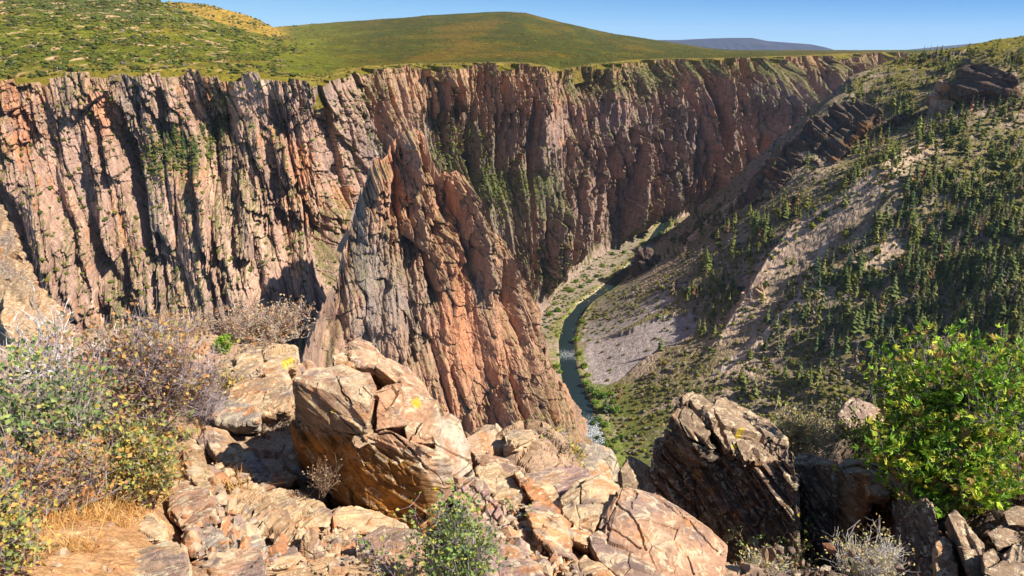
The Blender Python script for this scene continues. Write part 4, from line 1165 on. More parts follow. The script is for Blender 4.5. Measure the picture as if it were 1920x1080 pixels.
rock('great brown boulder with a rust stained overhanging face, largest rock of the outcrop', (700, 975), [
    [(553,712,.22),(572,694,.48),(600,690,.6),(640,684,.72),(690,697,.62),(706,726,.16),(694,760,.06),(688,812,0),(600,806,.14),(556,772,.28)],
    [(546,790,.42),(556,830,.36),(600,882,.26),(640,930,.14),(690,970,.04),(760,977,-.02),(792,980,-.04),(802,950,-.04),(800,880,-.06),(760,846,-.04),(690,818,.02),(600,812,.20)],
    [(690,816,.03),(730,806,.03),(790,838,-.05),(838,858,.02),(850,900,.02),(805,966,-.04),(790,905,-.07)],
    [(708,728,.24),(726,720,.34),(746,716,.38),(762,796,.16),(705,808,.08)],
    [(748,706,.7),(792,732,.66),(818,760,.5),(830,800,.3),(815,832,.12),(764,828,.08),(752,770,.30)],
    [(820,780,.5),(846,774,.56),(862,792,.5),(874,830,.34),(888,880,.22),(860,898,.10),(820,884,.04),(815,832,.12)]], .75, 'pink', 1, cat='boulder',
    paint=paint_main, fol=.35, cracks=[[(2.6,0),(690,815),(735,812),(770,845),(800,880)], [(2.2,0),(600,808),(690,816)], [(1.6,0),(766,828),(790,795)], [(1.8,0),(630,700),(640,730),(660,760)]], vox=1.1)
rock('long tilted pinkish slab with a pale knob, leaning behind the great brown boulder', (700, 975), [
    [(655,642,1.3),(672,634,1.5),(700,646,1.5),(722,668,1.35),(700,690,.95),(668,686,.95),(657,665,1.1)],
    [(712,660,1.4),(760,690,1.35),(790,716,1.3),(815,748,1.05),(800,752,.9),(770,738,.85),(735,712,.9),(705,688,.95)]], .6, 'pink', 2, cat='rock slab', name='rock_slab')
rock('small orange sided block wedged against the pale knob of the tilted pink slab', (700, 975), [[(624,668,1.0),(640,660,1.15),(655,664,1.15),(662,688,.9),(640,692,.8),(626,688,.85)]], .4, 'orange', 3)
# upper left shelves
rock('flat topped shelf rock with a brown edge, uppermost beside the orange shrub', (500, 688), [[(455,652,.9),(470,646,1.1),(555,648,1.0),(558,668,.5),(540,682,.2),(460,668,.4)]], .8, 'cream', 4, name='rock_slab', cat='rock slab')
rock('mossy yellow topped stone under the flat topped shelf rock', (530, 695), [[(492,672,.3),(520,668,.4),(556,672,.3),(556,692,0),(500,694,0)]], .5, 'tan', 5)
rock('layered shelf rock with a dark undercut, next step below the mossy yellow stone', (460, 716), [[(405,690,.5),(420,672,.9),(484,668,.8),(490,692,.1),(470,706,0),(445,716,0),(412,706,.2)]], .7, 'cream', 6, name='rock_slab', cat='rock slab')
rock('blocky pale stone right of the layered shelf rock', (520, 725), [[(494,686,.4),(512,678,.6),(532,682,.5),(548,718,.1),(530,726,0),(498,714,.1)]], .5, 'tan', 7)
rock('broad grey shelf rock with a dark hollow, lowest of the upper left steps', (480, 775), [[(430,730,.7),(450,714,1.0),(528,704,.9),(548,742,.3),(545,770,0),(500,780,0),(450,775,.1),(425,752,.4)]], .7, 'tan', 8, name='rock_slab', cat='rock slab')
rock('purple grey weathered stone left of the dark hollow', (440, 790), [[(400,765,.4),(430,752,.5),(480,762,.3),(484,790,0),(440,800,0),(404,788,.1)]], .5, 'grey', 9)
rock('reddish brown slab half hidden behind the purple twiggy shrub', (370, 690), [[(326,652,.6),(352,636,.9),(385,640,.8),(412,668,.3),(405,690,0),(350,700,0),(330,680,.3)]], .6, 'rust', 10, name='rock_slab', cat='rock slab')
rock('small pinkish stone at the shelf end right of the brown slab', (590, 690), [[(556,690,.4),(575,676,.6),(590,684,.5),(592,716,.1),(566,722,0)]], .4, 'pink', 11)
# left middle jumble
rock('upright leaning slab with a dark brown shaded side at the head of the rock jumble', (425, 880), [[(383,797,.45),(398,798,.5),(412,815,.42),(434,878,.04),(430,884,0),(414,868,.06),(388,832,.25)], [(396,797,.55),(424,806,.6),(462,852,.35),(455,880,.1),(434,880,.04)]], .35, 'tan', 12, name='rock_slab', cat='rock slab', ns=(.75,-.2,.6))
rock('grey banded wedge with an orange foot right of the leaning slab', (500, 905), [[(452,852,.4),(470,846,.5),(488,862,.45),(504,884,.15),(512,902,0),(478,906,0),(456,878,.15)]], .35, 'grey', 13, ns=(.75,-.2,.6))
rock('flat rust coloured plank of stone below the grey banded wedge', (490, 918), [[(468,908,.1),(538,884,.35),(556,894,.3),(540,906,.12),(490,922,0)]], .2, 'rust', 14, name='rock_slab', cat='rock slab')
rock('rounded lichened stone tucked under the left edge of the great brown boulder', (570, 895), [[(530,852,.25),(542,842,.4),(566,838,.4),(582,858,.25),(602,900,.0),(570,896,-.02),(536,874,.1)]], .45, 'grey', 15)
rock('narrow tilted slab with a lichened top in the middle of the rock jumble', (410, 940), [[(346,864,.45),(364,856,.55),(388,872,.45),(420,922,.12),(416,944,0),(384,932,.04),(352,888,.25)]], .4, 'cream', 16, name='rock_slab', cat='rock slab', ns=(.7,-.2,.65))
rock('small pale tilted stone above the lichened narrow slab', (370, 865), [[(344,830,.3),(366,824,.4),(388,860,.1),(376,868,0),(350,862,.05)]], .3, 'tan', 17)
rock('pink flat topped block beside the dry grass', (375, 990), [[(316,922,.42),(340,906,.6),(370,914,.5),(402,946,.2),(406,980,0),(350,996,-.03),(320,968,.15)]], .5, 'pink', 18, cat='rock block')
rock('speckled lichen stone standing below the pink flat topped block', (400, 1038), [[(374,994,.2),(396,982,.28),(412,996,.2),(428,1022,.03),(400,1040,-.02),(380,1030,.02)]], .25, 'grey', 19)
rock('small cube of white lichened stone on the orange dirt', (270, 1008), [[(236,996,.15),(258,976,.26),(284,962,.28),(304,986,.14),(300,1010,0),(262,1014,-.03),(240,1008,.0)]], .25, 'cream', 20, cat='rock block')
rock('low brown and white blotched boulder at the bottom beside the orange dirt', (290, 1085), [[(226,1062,.05),(262,1030,.25),(310,1016,.33),(344,1026,.25),(350,1060,.06),(330,1100,-.08),(230,1100,-.08)]], .5, 'cream', 21, cat='boulder')
rock('pinkish flat rock with a thin twig shadow at the bottom edge', (420, 1085), [[(342,1068,.1),(390,1044,.28),(440,1028,.36),(490,1030,.3),(496,1095,-.06),(346,1100,-.08)]], .5, 'pink', 22)
rock('long foliated slab slanting down through the rock jumble', (540, 1020), [[(428,936,.42),(452,922,.55),(492,918,.5),(532,960,.26),(562,1004,.0),(556,1026,-.04),(520,1020,-.04),(470,992,.1),(436,962,.28)]], .5, 'tan', 23, name='rock_slab', cat='rock slab', ns=(.8,-.3,.5), amp=1.2)
rock('broken foliated rocks between the speckled stone and the long slab', (470, 1030), [[(404,985,.3),(440,964,.45),(480,1000,.15),(500,1030,-.02),(460,1040,-.04),(420,1020,.03)]], .4, 'grey', 24, ns=(.8,-.3,.5))
rock('large cream lichened boulder below the great brown one', (570, 990), [[(500,930,.42),(518,918,.55),(556,920,.5),(604,944,.25),(626,964,.08),(616,988,-.02),(580,990,-.04),(530,984,.0),(506,958,.2)]], .5, 'cream', 25, cat='boulder')
rock('orange crusted flat stone behind the large cream boulder', (560, 932), [[(470,925,.3),(515,905,.6),(560,903,.6),(600,918,.4),(612,940,.1),(560,938,0),(500,940,.1)]], .35, 'orange', 26)
rock('long low cream stone with black lichen spots along the foot of the brown boulder', (680, 1000), [[(628,972,.1),(636,956,.22),(662,948,.3),(700,956,.28),(742,972,.18),(764,990,.05),(712,1000,-.02),(655,998,-.03),(632,986,.0)]], .4, 'cream', 27)
rock('dark upright blade of slate standing on edge', (585, 1050), [[(563,1040,.0),(570,1004,.05),(582,988,.08),(592,998,.08),(606,1038,.02),(590,1050,-.02),(570,1054,-.02)]], .12, 'brown', 28, name='rock_slab', cat='rock slab', ns=(.95,-.1,.25), amp=.7)
rock('flat buff stone right of the upright slate blade', (645, 1030), [[(604,1004,.2),(640,992,.3),(668,996,.28),(684,1016,.08),(660,1034,-.01),(614,1032,-.01)]], .25, 'tan', 29)
rock('narrow brown post of rock beside the cavity at the bottom', (680, 1068), [[(668,1012,.1),(680,1004,.12),(694,1010,.1),(698,1066,-.05),(676,1072,-.05)]], .2, 'brown', 30)
rock('pink sloping slab behind the green bush at the bottom', (740, 1060), [[(688,1004,.3),(720,990,.42),(768,986,.4),(800,1020,.2),(790,1070,-.06),(720,1075,-.08),(694,1060,-.02)]], .35, 'pink', 31, name='rock_slab', cat='rock slab')
rock('broad pinkish rock along the bottom edge below the slate blade', (610, 1085), [[(496,1085,.0),(530,1058,.2),(590,1048,.28),(660,1038,.3),(716,1062,.14),(724,1100,-.08),(500,1105,-.08)]], .4, 'tan', 32)
rock('cream ridge stone with a sharp crest below the foliated slab', (510, 1058), [[(444,1050,.2),(490,1024,.35),(552,1016,.34),(562,1045,.1),(540,1060,.0),(460,1078,-.03)]], .35, 'cream', 33)
# right middle jumble
rock('angular brown rock perched on the skyline right of the great boulder', (905, 850), [[(874,822,.4),(890,802,.6),(930,796,.6),(944,812,.5),(944,842,.2),(925,862,.05),(898,850,.1),(880,842,.2)]], .5, 'pink', 34)
rock('pale crumbly rock right of the angular skyline rock', (970, 840), [[(944,815,.3),(952,804,.45),(995,805,.45),(1004,820,.25),(975,834,.05),(948,842,.1)]], .4, 'cream', 35)
rock('brown sloping rock under the angular skyline rock', (920, 888), [[(880,842,.4),(910,846,.45),(958,862,.4),(972,884,.1),(936,892,0),(904,880,.1)]], .45, 'pink', 36)
rock('dark leaning slabs with open joints at the lower right of the great boulder', (930, 985), [[(838,908,.45),(862,894,.55),(900,904,.5),(934,940,.2),(946,974,.0),(926,986,-.03),(886,966,.05),(850,934,.25)]], .4, 'purple', 37, name='rock_slab', cat='rock slab', ns=(.7,-.5,.5), cracks=[[(2,0),(850,905),(905,955),(935,978)], [(2,0),(870,897),(930,950)]])
rock('striated cream block with an orange end beside the brown blade', (965, 950), [[(894,880,.5),(914,868,.65),(936,874,.6),(966,904,.38),(988,930,.1),(984,948,-.02),(944,946,-.03),(906,912,.2)]], .4, 'cream', 38, cat='rock block', ns=(.6,-.5,.6), amp=1.25)
rock('thin blade slab with a rusty brown underside', (1030, 968), [[(962,884,.42),(974,882,.46),(1020,922,.22),(1050,958,.02),(1044,972,-.03),(1030,968,-.03),(992,930,.12)]], .14, 'rust', 39, name='rock_slab', cat='rock slab', ns=(.8,-.5,.3), amp=.6)
rock('pale rock leaning on the back of the rusty blade slab', (1050, 960), [[(980,886,.6),(1008,886,.62),(1040,916,.4),(1064,952,.12),(1056,976,-.0),(1036,958,.05)]], .3, 'cream', 40)
rock('smooth purplish flat slab under the purple grey shrub', (1060, 925), [[(996,892,.5),(1026,880,.65),(1070,876,.65),(1104,880,.55),(1108,892,.4),(1078,922,.1),(1050,930,.03),(1012,912,.25)]], .35, 'purple', 41, name='rock_slab', cat='rock slab', amp=.7)
rock('cream layered block split from the great pink slab', (1090, 1000), [[(1052,930,.42),(1080,902,.6),(1126,888,.62),(1160,912,.5),(1134,958,.2),(1110,1002,-.02),(1098,1004,-.03),(1056,962,.2)]], .45, 'cream', 42, cat='rock block', ns=(.3,-.6,.75), cracks=[[(1.6,0),(1090,905),(1088,940)]])
rock('great pink slab with a long curving crack, at the lip of the drop', (1230, 1075), [
    [(1124,990,.34),(1138,955,.48),(1164,912,.66),(1200,925,.72),(1240,930,.74),(1284,956,.66),(1330,990,.48),(1362,1022,.28),(1357,1050,.12),(1340,1100,-.1),(1200,1100,-.12),(1140,1030,.1)],
    [(1106,1006,.2),(1124,994,.26),(1180,1030,.12),(1270,1100,-.2),(1190,1105,-.22),(1124,1050,-.02),(1108,1024,.08)]], .55, 'pink', 43, name='rock_slab', cat='rock slab', amp=.75, ns=(.35,-.35,.87),
    cracks=[[(2.4,0),(1156,944),(1180,962),(1196,985),(1204,1010),(1211,1032)], [(1.8,0),(1140,990),(1160,1000),(1200,1030)], [(1.3,0),(1240,940),(1290,980),(1345,1035)], [(2.2,0),(1166,912),(1156,944),(1140,980),(1124,994)]], vox=1.1)
rock('pale grey lichened hump of rock above the layered block', (1120, 895), [[(1068,860,.4),(1080,832,.7),(1116,828,.75),(1146,842,.7),(1160,872,.4),(1164,905,.1),(1120,898,.05),(1085,885,.15)]], .5, 'grey', 44, cat='boulder')
rock('rust brown block lying in the orange dirt hollow', (1040, 1040), [[(984,948,.5),(1006,938,.6),(1040,956,.5),(1064,990,.25),(1070,1042,-.04),(1038,1036,-.04),(1002,996,.1)]], .35, 'orange', 45, cat='rock block')
rock('tilted grey sided stone between the rusty block and the layered block', (1075, 1005), [[(1038,962,.3),(1054,958,.35),(1074,980,.2),(1078,1010,-.02),(1062,1008,-.02)]], .2, 'grey', 46)
rock('smooth purplish slab running down to the bottom edge right of the green bush', (950, 1075), [[(858,975,.62),(884,960,.75),(930,986,.6),(984,1030,.3),(1034,1090,-.08),(960,1105,-.12),(884,1060,.05),(852,1010,.35)]], .4, 'purple', 47, name='rock_slab', cat='rock slab', amp=.8)
rock('small tan slab in the bottom corner under the great pink slab', (1100, 1085), [[(1070,1060,.15),(1096,1040,.3),(1130,1060,.2),(1165,1098,-.06),(1080,1105,-.08)]], .25, 'tan', 48)
rock('bronze shelf of rock below the layered block', (1090, 1030), [[(1066,992,.25),(1080,988,.3),(1112,1006,.15),(1104,1026,.02),(1076,1014,.05)]], .25, 'orange', 49)

# ---- shaded crag on the right
def paint_dark(c, PX, PY, a1, a2, Nn):  # dark varnish, with shade deepened in the colour below lighter sunlit tops
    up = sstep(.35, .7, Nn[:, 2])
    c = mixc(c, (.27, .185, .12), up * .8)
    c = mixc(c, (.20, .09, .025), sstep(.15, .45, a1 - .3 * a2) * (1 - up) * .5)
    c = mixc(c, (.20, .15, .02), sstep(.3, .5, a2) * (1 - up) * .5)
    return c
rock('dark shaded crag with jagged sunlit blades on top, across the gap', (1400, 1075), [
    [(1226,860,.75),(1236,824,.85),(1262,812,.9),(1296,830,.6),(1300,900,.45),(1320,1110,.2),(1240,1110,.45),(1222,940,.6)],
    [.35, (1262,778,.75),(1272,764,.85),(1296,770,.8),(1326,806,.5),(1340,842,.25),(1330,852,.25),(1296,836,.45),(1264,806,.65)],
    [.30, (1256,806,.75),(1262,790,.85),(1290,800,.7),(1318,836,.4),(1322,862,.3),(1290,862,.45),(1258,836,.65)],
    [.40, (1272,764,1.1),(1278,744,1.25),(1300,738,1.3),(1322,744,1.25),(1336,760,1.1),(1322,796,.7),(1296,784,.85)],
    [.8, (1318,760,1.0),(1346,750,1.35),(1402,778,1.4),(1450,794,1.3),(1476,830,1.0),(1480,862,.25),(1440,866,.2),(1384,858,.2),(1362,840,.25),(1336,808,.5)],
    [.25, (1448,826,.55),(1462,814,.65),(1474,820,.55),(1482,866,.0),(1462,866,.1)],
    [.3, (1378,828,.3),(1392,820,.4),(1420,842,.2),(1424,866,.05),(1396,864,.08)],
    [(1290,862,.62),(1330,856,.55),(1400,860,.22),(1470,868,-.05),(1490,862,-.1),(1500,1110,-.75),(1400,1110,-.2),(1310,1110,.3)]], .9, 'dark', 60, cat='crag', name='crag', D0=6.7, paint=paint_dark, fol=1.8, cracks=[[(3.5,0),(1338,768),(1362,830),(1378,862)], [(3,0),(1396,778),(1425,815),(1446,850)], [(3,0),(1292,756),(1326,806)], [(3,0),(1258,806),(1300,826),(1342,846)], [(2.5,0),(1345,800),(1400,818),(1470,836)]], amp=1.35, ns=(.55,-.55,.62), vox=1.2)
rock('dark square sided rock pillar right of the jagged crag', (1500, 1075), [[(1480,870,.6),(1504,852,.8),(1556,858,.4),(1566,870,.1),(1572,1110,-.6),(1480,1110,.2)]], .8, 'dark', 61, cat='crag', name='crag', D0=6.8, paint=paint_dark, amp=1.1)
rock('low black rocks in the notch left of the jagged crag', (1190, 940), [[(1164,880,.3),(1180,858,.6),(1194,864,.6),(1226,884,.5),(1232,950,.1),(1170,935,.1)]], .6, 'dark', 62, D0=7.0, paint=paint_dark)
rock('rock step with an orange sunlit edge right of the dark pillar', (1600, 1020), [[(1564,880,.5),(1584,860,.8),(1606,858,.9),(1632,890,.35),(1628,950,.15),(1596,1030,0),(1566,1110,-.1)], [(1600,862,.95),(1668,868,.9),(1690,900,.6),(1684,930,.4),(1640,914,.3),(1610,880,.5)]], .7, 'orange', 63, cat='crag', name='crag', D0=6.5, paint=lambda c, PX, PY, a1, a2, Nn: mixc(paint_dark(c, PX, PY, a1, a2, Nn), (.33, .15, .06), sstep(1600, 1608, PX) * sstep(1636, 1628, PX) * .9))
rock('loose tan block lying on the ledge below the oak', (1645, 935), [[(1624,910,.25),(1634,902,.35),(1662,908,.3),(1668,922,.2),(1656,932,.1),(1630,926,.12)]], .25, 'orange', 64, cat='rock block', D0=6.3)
rock('rock backing the dark cavity behind the pale twiggy bush', (1650, 1040), [[(1618,940,.7),(1640,932,.8),(1680,934,.8),(1684,1080,.5),(1612,1080,.5)]], .4, 'dark', 65, cat='crag', name='crag', D0=6.5, paint=paint_dark)  # dark tint puts the cavity's shade on the rock
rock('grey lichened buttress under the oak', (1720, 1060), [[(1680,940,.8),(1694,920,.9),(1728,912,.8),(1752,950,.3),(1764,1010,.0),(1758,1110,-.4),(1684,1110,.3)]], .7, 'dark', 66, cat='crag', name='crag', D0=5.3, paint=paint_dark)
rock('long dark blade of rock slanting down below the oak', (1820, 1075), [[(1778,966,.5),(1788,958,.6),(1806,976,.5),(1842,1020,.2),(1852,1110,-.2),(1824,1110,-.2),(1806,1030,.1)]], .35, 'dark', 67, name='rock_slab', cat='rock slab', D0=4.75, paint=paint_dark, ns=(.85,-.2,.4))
rock('small brown pinnacle between the buttress and the dark blade', (1785, 1075), [[(1756,1020,.3),(1768,1006,.4),(1784,1020,.3),(1800,1110,-.1),(1754,1110,-.1)]], .35, 'brown', 68, D0=4.75)
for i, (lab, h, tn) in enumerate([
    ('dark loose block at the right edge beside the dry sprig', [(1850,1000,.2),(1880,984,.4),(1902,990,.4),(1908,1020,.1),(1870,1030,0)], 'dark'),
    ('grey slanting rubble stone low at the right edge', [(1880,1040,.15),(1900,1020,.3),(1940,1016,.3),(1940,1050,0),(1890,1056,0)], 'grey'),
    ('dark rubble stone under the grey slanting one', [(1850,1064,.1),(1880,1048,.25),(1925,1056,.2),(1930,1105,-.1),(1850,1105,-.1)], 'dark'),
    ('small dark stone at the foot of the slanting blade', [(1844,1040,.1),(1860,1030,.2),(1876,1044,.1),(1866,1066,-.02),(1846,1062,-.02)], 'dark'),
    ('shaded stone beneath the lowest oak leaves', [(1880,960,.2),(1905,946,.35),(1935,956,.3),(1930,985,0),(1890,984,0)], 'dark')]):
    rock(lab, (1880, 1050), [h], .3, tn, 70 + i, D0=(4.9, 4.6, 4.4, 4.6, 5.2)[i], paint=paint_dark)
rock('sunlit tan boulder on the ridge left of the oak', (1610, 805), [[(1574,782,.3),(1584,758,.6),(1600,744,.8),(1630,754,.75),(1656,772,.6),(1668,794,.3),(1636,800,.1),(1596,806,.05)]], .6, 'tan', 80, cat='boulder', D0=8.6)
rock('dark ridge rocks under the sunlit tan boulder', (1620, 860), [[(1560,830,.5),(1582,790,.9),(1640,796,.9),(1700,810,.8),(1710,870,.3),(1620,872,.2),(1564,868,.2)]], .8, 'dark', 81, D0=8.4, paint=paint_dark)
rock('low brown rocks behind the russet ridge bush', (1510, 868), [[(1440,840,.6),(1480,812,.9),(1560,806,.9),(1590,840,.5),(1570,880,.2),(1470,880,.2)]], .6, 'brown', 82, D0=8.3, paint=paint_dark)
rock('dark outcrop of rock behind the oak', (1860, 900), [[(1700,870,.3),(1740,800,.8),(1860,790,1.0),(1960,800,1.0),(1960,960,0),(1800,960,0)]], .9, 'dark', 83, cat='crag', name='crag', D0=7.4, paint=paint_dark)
# sunlit yellow crag at the left edge
rock('sunlit yellowish rock buttress at the left edge, nearer than the far wall', (60, 640), [
    [(-120,330,6),(-30,350,5),(8,392,4),(40,470,3),(72,540,1.5),(60,640,0),(-120,700,0)],
    [(20,470,4),(58,520,3),(108,590,1),(150,622,.5),(160,690,-1),(60,700,-1.5),(0,600,0)]], 6, 'tan', 90, cat='crag', name='crag', D0=20, amp=1.0, vox=1.5, ns=(-.7, -.2, .65))

# crags standing on the right slope
def far_crag(label, hulls, T, seed, tint='grey', amp=1.6):
    b = max((p for h in hulls for p in h), key=lambda p: p[1])
    g = ground_hit(b[0], b[1], 700, 2600, 1500)
    rock(label, None, hulls, T, tint, seed, cat='crag', name='crag', D0=float(g[1]), amp=amp, vox=1.0, mat=M_fin, ns=(.6, -.2, .75))
far_crag('shaded cliff band curving below the top of the right ridge', [[(1783,165,30),(1792,130,30),(1822,119,18),(1852,121,2),(1856,168,-12),(1800,178,14)], [(1846,120,6),(1880,133,-10),(1905,150,-24),(1914,182,-34),(1880,180,-24),(1850,168,-10)]], 60, 301, 'dark', 1.0)  # dark tint puts the band's shade into its colour
far_crag('dark shaded cliff under the lower crest of the right slope', [[(1384,384,80),(1414,330,150),(1478,268,140),(1502,300,-10),(1446,372,-50),(1408,396,-20)]], 70, 307, 'dark', 1.3)  # shade of this and the next two flanks sits in their tint
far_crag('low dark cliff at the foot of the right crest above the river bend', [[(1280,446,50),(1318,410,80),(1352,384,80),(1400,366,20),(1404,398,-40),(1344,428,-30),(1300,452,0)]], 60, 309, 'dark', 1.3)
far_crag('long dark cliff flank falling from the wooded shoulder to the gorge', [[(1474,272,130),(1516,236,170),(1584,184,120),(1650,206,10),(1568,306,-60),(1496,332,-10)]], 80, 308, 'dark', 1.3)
far_crag('rock tower with a sunlit right side left of the shaded cliff band', [[(1744,205,22),(1752,168,24),(1766,150,18),(1780,160,4),(1796,205,-10),(1778,218,-12),(1750,216,10)]], 45, 302, 'purple')
far_crag('dark broken cliff under the wooded shoulder of the ridge', [[(1640,255,25),(1662,222,30),(1700,210,20),(1735,214,2),(1745,240,-12),(1700,262,-8),(1650,266,10)]], 50, 303, 'dark')
far_crag('dark rock knob standing in the river bend', [[(1197,505,10),(1206,472,12),(1216,466,8),(1230,482,0),(1232,502,-6),(1212,510,-4)]], 26, 304, 'dark')
far_crag('bare rock nose with a shaded left face at the end of the long rib', [[(1372,600,14),(1392,566,18),(1426,524,14),(1436,560,0),(1412,604,-8),(1388,612,-2)]], 40, 305, 'tan')
far_crag('rocky crest of the long sunlit rib', [[(1560,430,14),(1600,392,18),(1640,366,18),(1656,382,2),(1610,420,-6),(1572,440,-4)]], 36, 306, 'pink')

# ================================================================== SHRUBS
def branch_skeleton(r, base, H, RX, RY, stems, spread=1.0, lev=2, kids=(6, 5), crook=.16, droop=0.0):
    """segments (p0, p1, r0, r1) and tip points of a many-stemmed shrub, ellipsoid crown RX x RY x H above base"""
    S0 = []; S1 = []; R0 = []; R1 = []; tips = []
    def grow(p, d, L, rad, lv):
        n = 4; pts = [p]
        for i in range(n):
            d = d + r.normal(0, crook, 3) + np.array([0, 0, .05 - droop * lv]); d /= np.linalg.norm(d)
            q = pts[-1] + d * L / n; pts.append(q)
            S0.append(pts[-2]); S1.append(q); R0.append(rad * (1 - .7 * i / n)); R1.append(rad * (1 - .7 * (i + 1) / n))
        if lv >= lev:
            tips.append((pts[-1], d)); tips.append((pts[-2], d)); tips.append((pts[-3], d)); return
        for k in range(kids[lv]):
            j = 1 + int(r.random() * n); j = min(j, n)
            a = r.normal(size=3); a[2] = abs(a[2]) * .6 - .1; a /= np.linalg.norm(a)
            nd = d * .55 + a * .8; nd /= np.linalg.norm(nd)
            grow(pts[j], nd, L * (.42 + .25 * r.random()), rad * .45, lv + 1)
    for s in range(stems):
        th = r.random() * 6.283; el = math.sqrt(r.random()) * spread
        tgt = np.array([math.cos(th) * RX * el, math.sin(th) * RY * el, H * (.95 - .35 * el * el) * (.75 + .3 * r.random())])
        L = np.linalg.norm(tgt) * .8
        b = base + np.array([math.cos(th) * RX * .2 * el, math.sin(th) * RY * .2 * el, 0])
        grow(b, tgt / np.linalg.norm(tgt), L, .0065 * max(H, .3) / .8 + .002, 0)
    return np.array(S0), np.array(S1), np.array(R0), np.array(R1), tips

TWIG = {}
def twig_mat(name, c0, c1):
    m, nt, b = nmat(name, .9)
    c = ramp(nt, noise_node(nt, mapped(nt, (1, 1, 1)), 14, 3), [(.35, c0), (.65, c1)])
    nt.links.new(c, b.inputs['Base Color']); return m
TWIG['purple'] = twig_mat('purple_twig', (.19, .145, .155), (.40, .33, .34))
TWIG['grey'] = twig_mat('grey_twig', (.28, .22, .19), (.52, .44, .38))
TWIG['silver'] = twig_mat('silver_wood', (.40, .37, .36), (.60, .56, .54))
TWIG['brown'] = twig_mat('brown_twig', (.10, .07, .05), (.24, .17, .12))
M_leaf = leaf_mat('shrub_leaves', .6, .28)
PAL = {'orange': [(.38,.19,.07),(.42,.24,.08),(.30,.15,.08),(.34,.27,.08),(.18,.17,.07),(.25,.19,.13)], 'yellow': [(.38,.29,.06),(.30,.29,.07),(.21,.24,.07),(.42,.23,.07),(.15,.19,.07),(.24,.20,.12)],
       'green': [(.10,.17,.045),(.16,.24,.06),(.22,.28,.07),(.07,.12,.05),(.33,.32,.07)], 'blue': [(.11,.17,.06),(.16,.22,.07),(.22,.27,.08),(.07,.11,.05),(.34,.31,.08),(.24,.20,.14)],
       'oak': [(.16,.29,.022),(.23,.37,.028),(.09,.18,.018),(.33,.42,.04),(.42,.41,.05),(.11,.21,.02),(.08,.15,.016),(.30,.19,.06)], 'dull': [(.34,.24,.15),(.28,.19,.12),(.40,.30,.17),(.30,.14,.07)], 'pale': [(.42,.37,.15),(.48,.42,.20),(.30,.29,.10),(.38,.25,.10)],
       'lime': [(.17,.30,.02),(.24,.38,.03),(.12,.22,.02)]}

def leaves_mesh(r, tips, n, size, pal, jit, lobes=1, up=.5):
    tp = np.array([t[0] for t in tips]); td = np.array([t[1] for t in tips])
    # leaves gather on some twigs more than on others
    wt = r.random(len(tp)) ** (4.5 if lobes == 1 else 5) + .015
    i = r.choice(len(tp), n, p=wt / wt.sum())
    p = tp[i] + r.normal(0, jit, (n, 3))
    d = td[i] + r.normal(0, .7, (n, 3)); d /= np.linalg.norm(d, axis=1)[:, None]
    nn = r.normal(0, 1, (n, 3)) + np.array([.25, -.2, up]); b = np.cross(d, nn); b /= np.linalg.norm(b, axis=1)[:, None] + 1e-6
    nn = np.cross(b, d)
    s = size * 1.25 * r.uniform(.6, 1.3, n)[:, None]
    Vs = []; 
    for k in range(lobes):
        a = 0 if lobes == 1 else (k - (lobes - 1) / 2) * .75
        dk = d * math.cos(a) + b * math.sin(a); bk = b * math.cos(a) - d * math.sin(a)
        f = 1.0 if lobes == 1 or k == (lobes - 1) // 2 else .72
        w_ = .36 if lobes == 1 else .22
        V_ = np.stack([p, p + (dk * .5 + bk * w_ + nn * .10) * s * f, p + (dk - nn * .08) * s * f, p + (dk * .5 - bk * w_ + nn * .10) * s * f], 1)
        Vs.append(V_)
    V_ = np.concatenate(Vs, 0)
    pc = np.array(pal)
    # one twig keeps to one tone
    tone = r.choice(len(pc), len(tp))
    ci = np.where(r.random(n) < .6, tone[i], r.choice(len(pc), n))
    c = pc[ci] * 1.2 * r.uniform(.75, 1.25, (n, 1))
    C_ = np.repeat(np.concatenate([c] * lobes)[:, None], 4, 1)
    return V_.reshape(-1, 3), np.arange(len(V_) * 4).reshape(-1, 4), C_.reshape(-1, 3)

def shrub(label, x0, x1, y0, y1, twig, pal, nleaf, leaf, seed, stems=16, kids=(6, 5), D=None, cat='shrub', name='shrub', lobes=1, deep=.8, group=None, spread=1.0, rad=1.0, crook=.16, up=.5):
    r = np.random.default_rng(seed)
    D = gD((x0 + x1) / 2, min(y1, 1075)) if D is None else D
    if y1 > 1080: pass
    P0 = pt((x0 + x1) / 2, y1, D)
    RX = (x1 - x0) / 2 / F * D * 1.02; RY = RX * deep
    H = float(pt((x0 + x1) / 2, y0, D + RY * .3)[2] - P0[2]) * .88
    base = P0 + np.array([0, RY * .3, -.03])
    t = empty(name, tuple(base))
    S0, S1, R0, R1, tips = branch_skeleton(r, np.zeros(3), H, RX, RY, stems, kids=kids, spread=spread, crook=crook)
    mn = D / F * .42                                   # twigs stay about a pixel thick
    V_, F_ = tube_segs(S0, S1, np.maximum(R0 * rad, mn), np.maximum(R1 * rad, mn * .7))
    add_mesh('branches', V_, F_, TWIG[twig], parent=t)
    if nleaf:
        V_, F_, C_ = leaves_mesh(r, tips, nleaf, leaf, PAL[pal], leaf * (.8 if lobes == 1 else .8), lobes, up)
        add_mesh('leaves', V_, F_, M_leaf, parent=t, col=C_)
    return tag(t, label, cat, group)

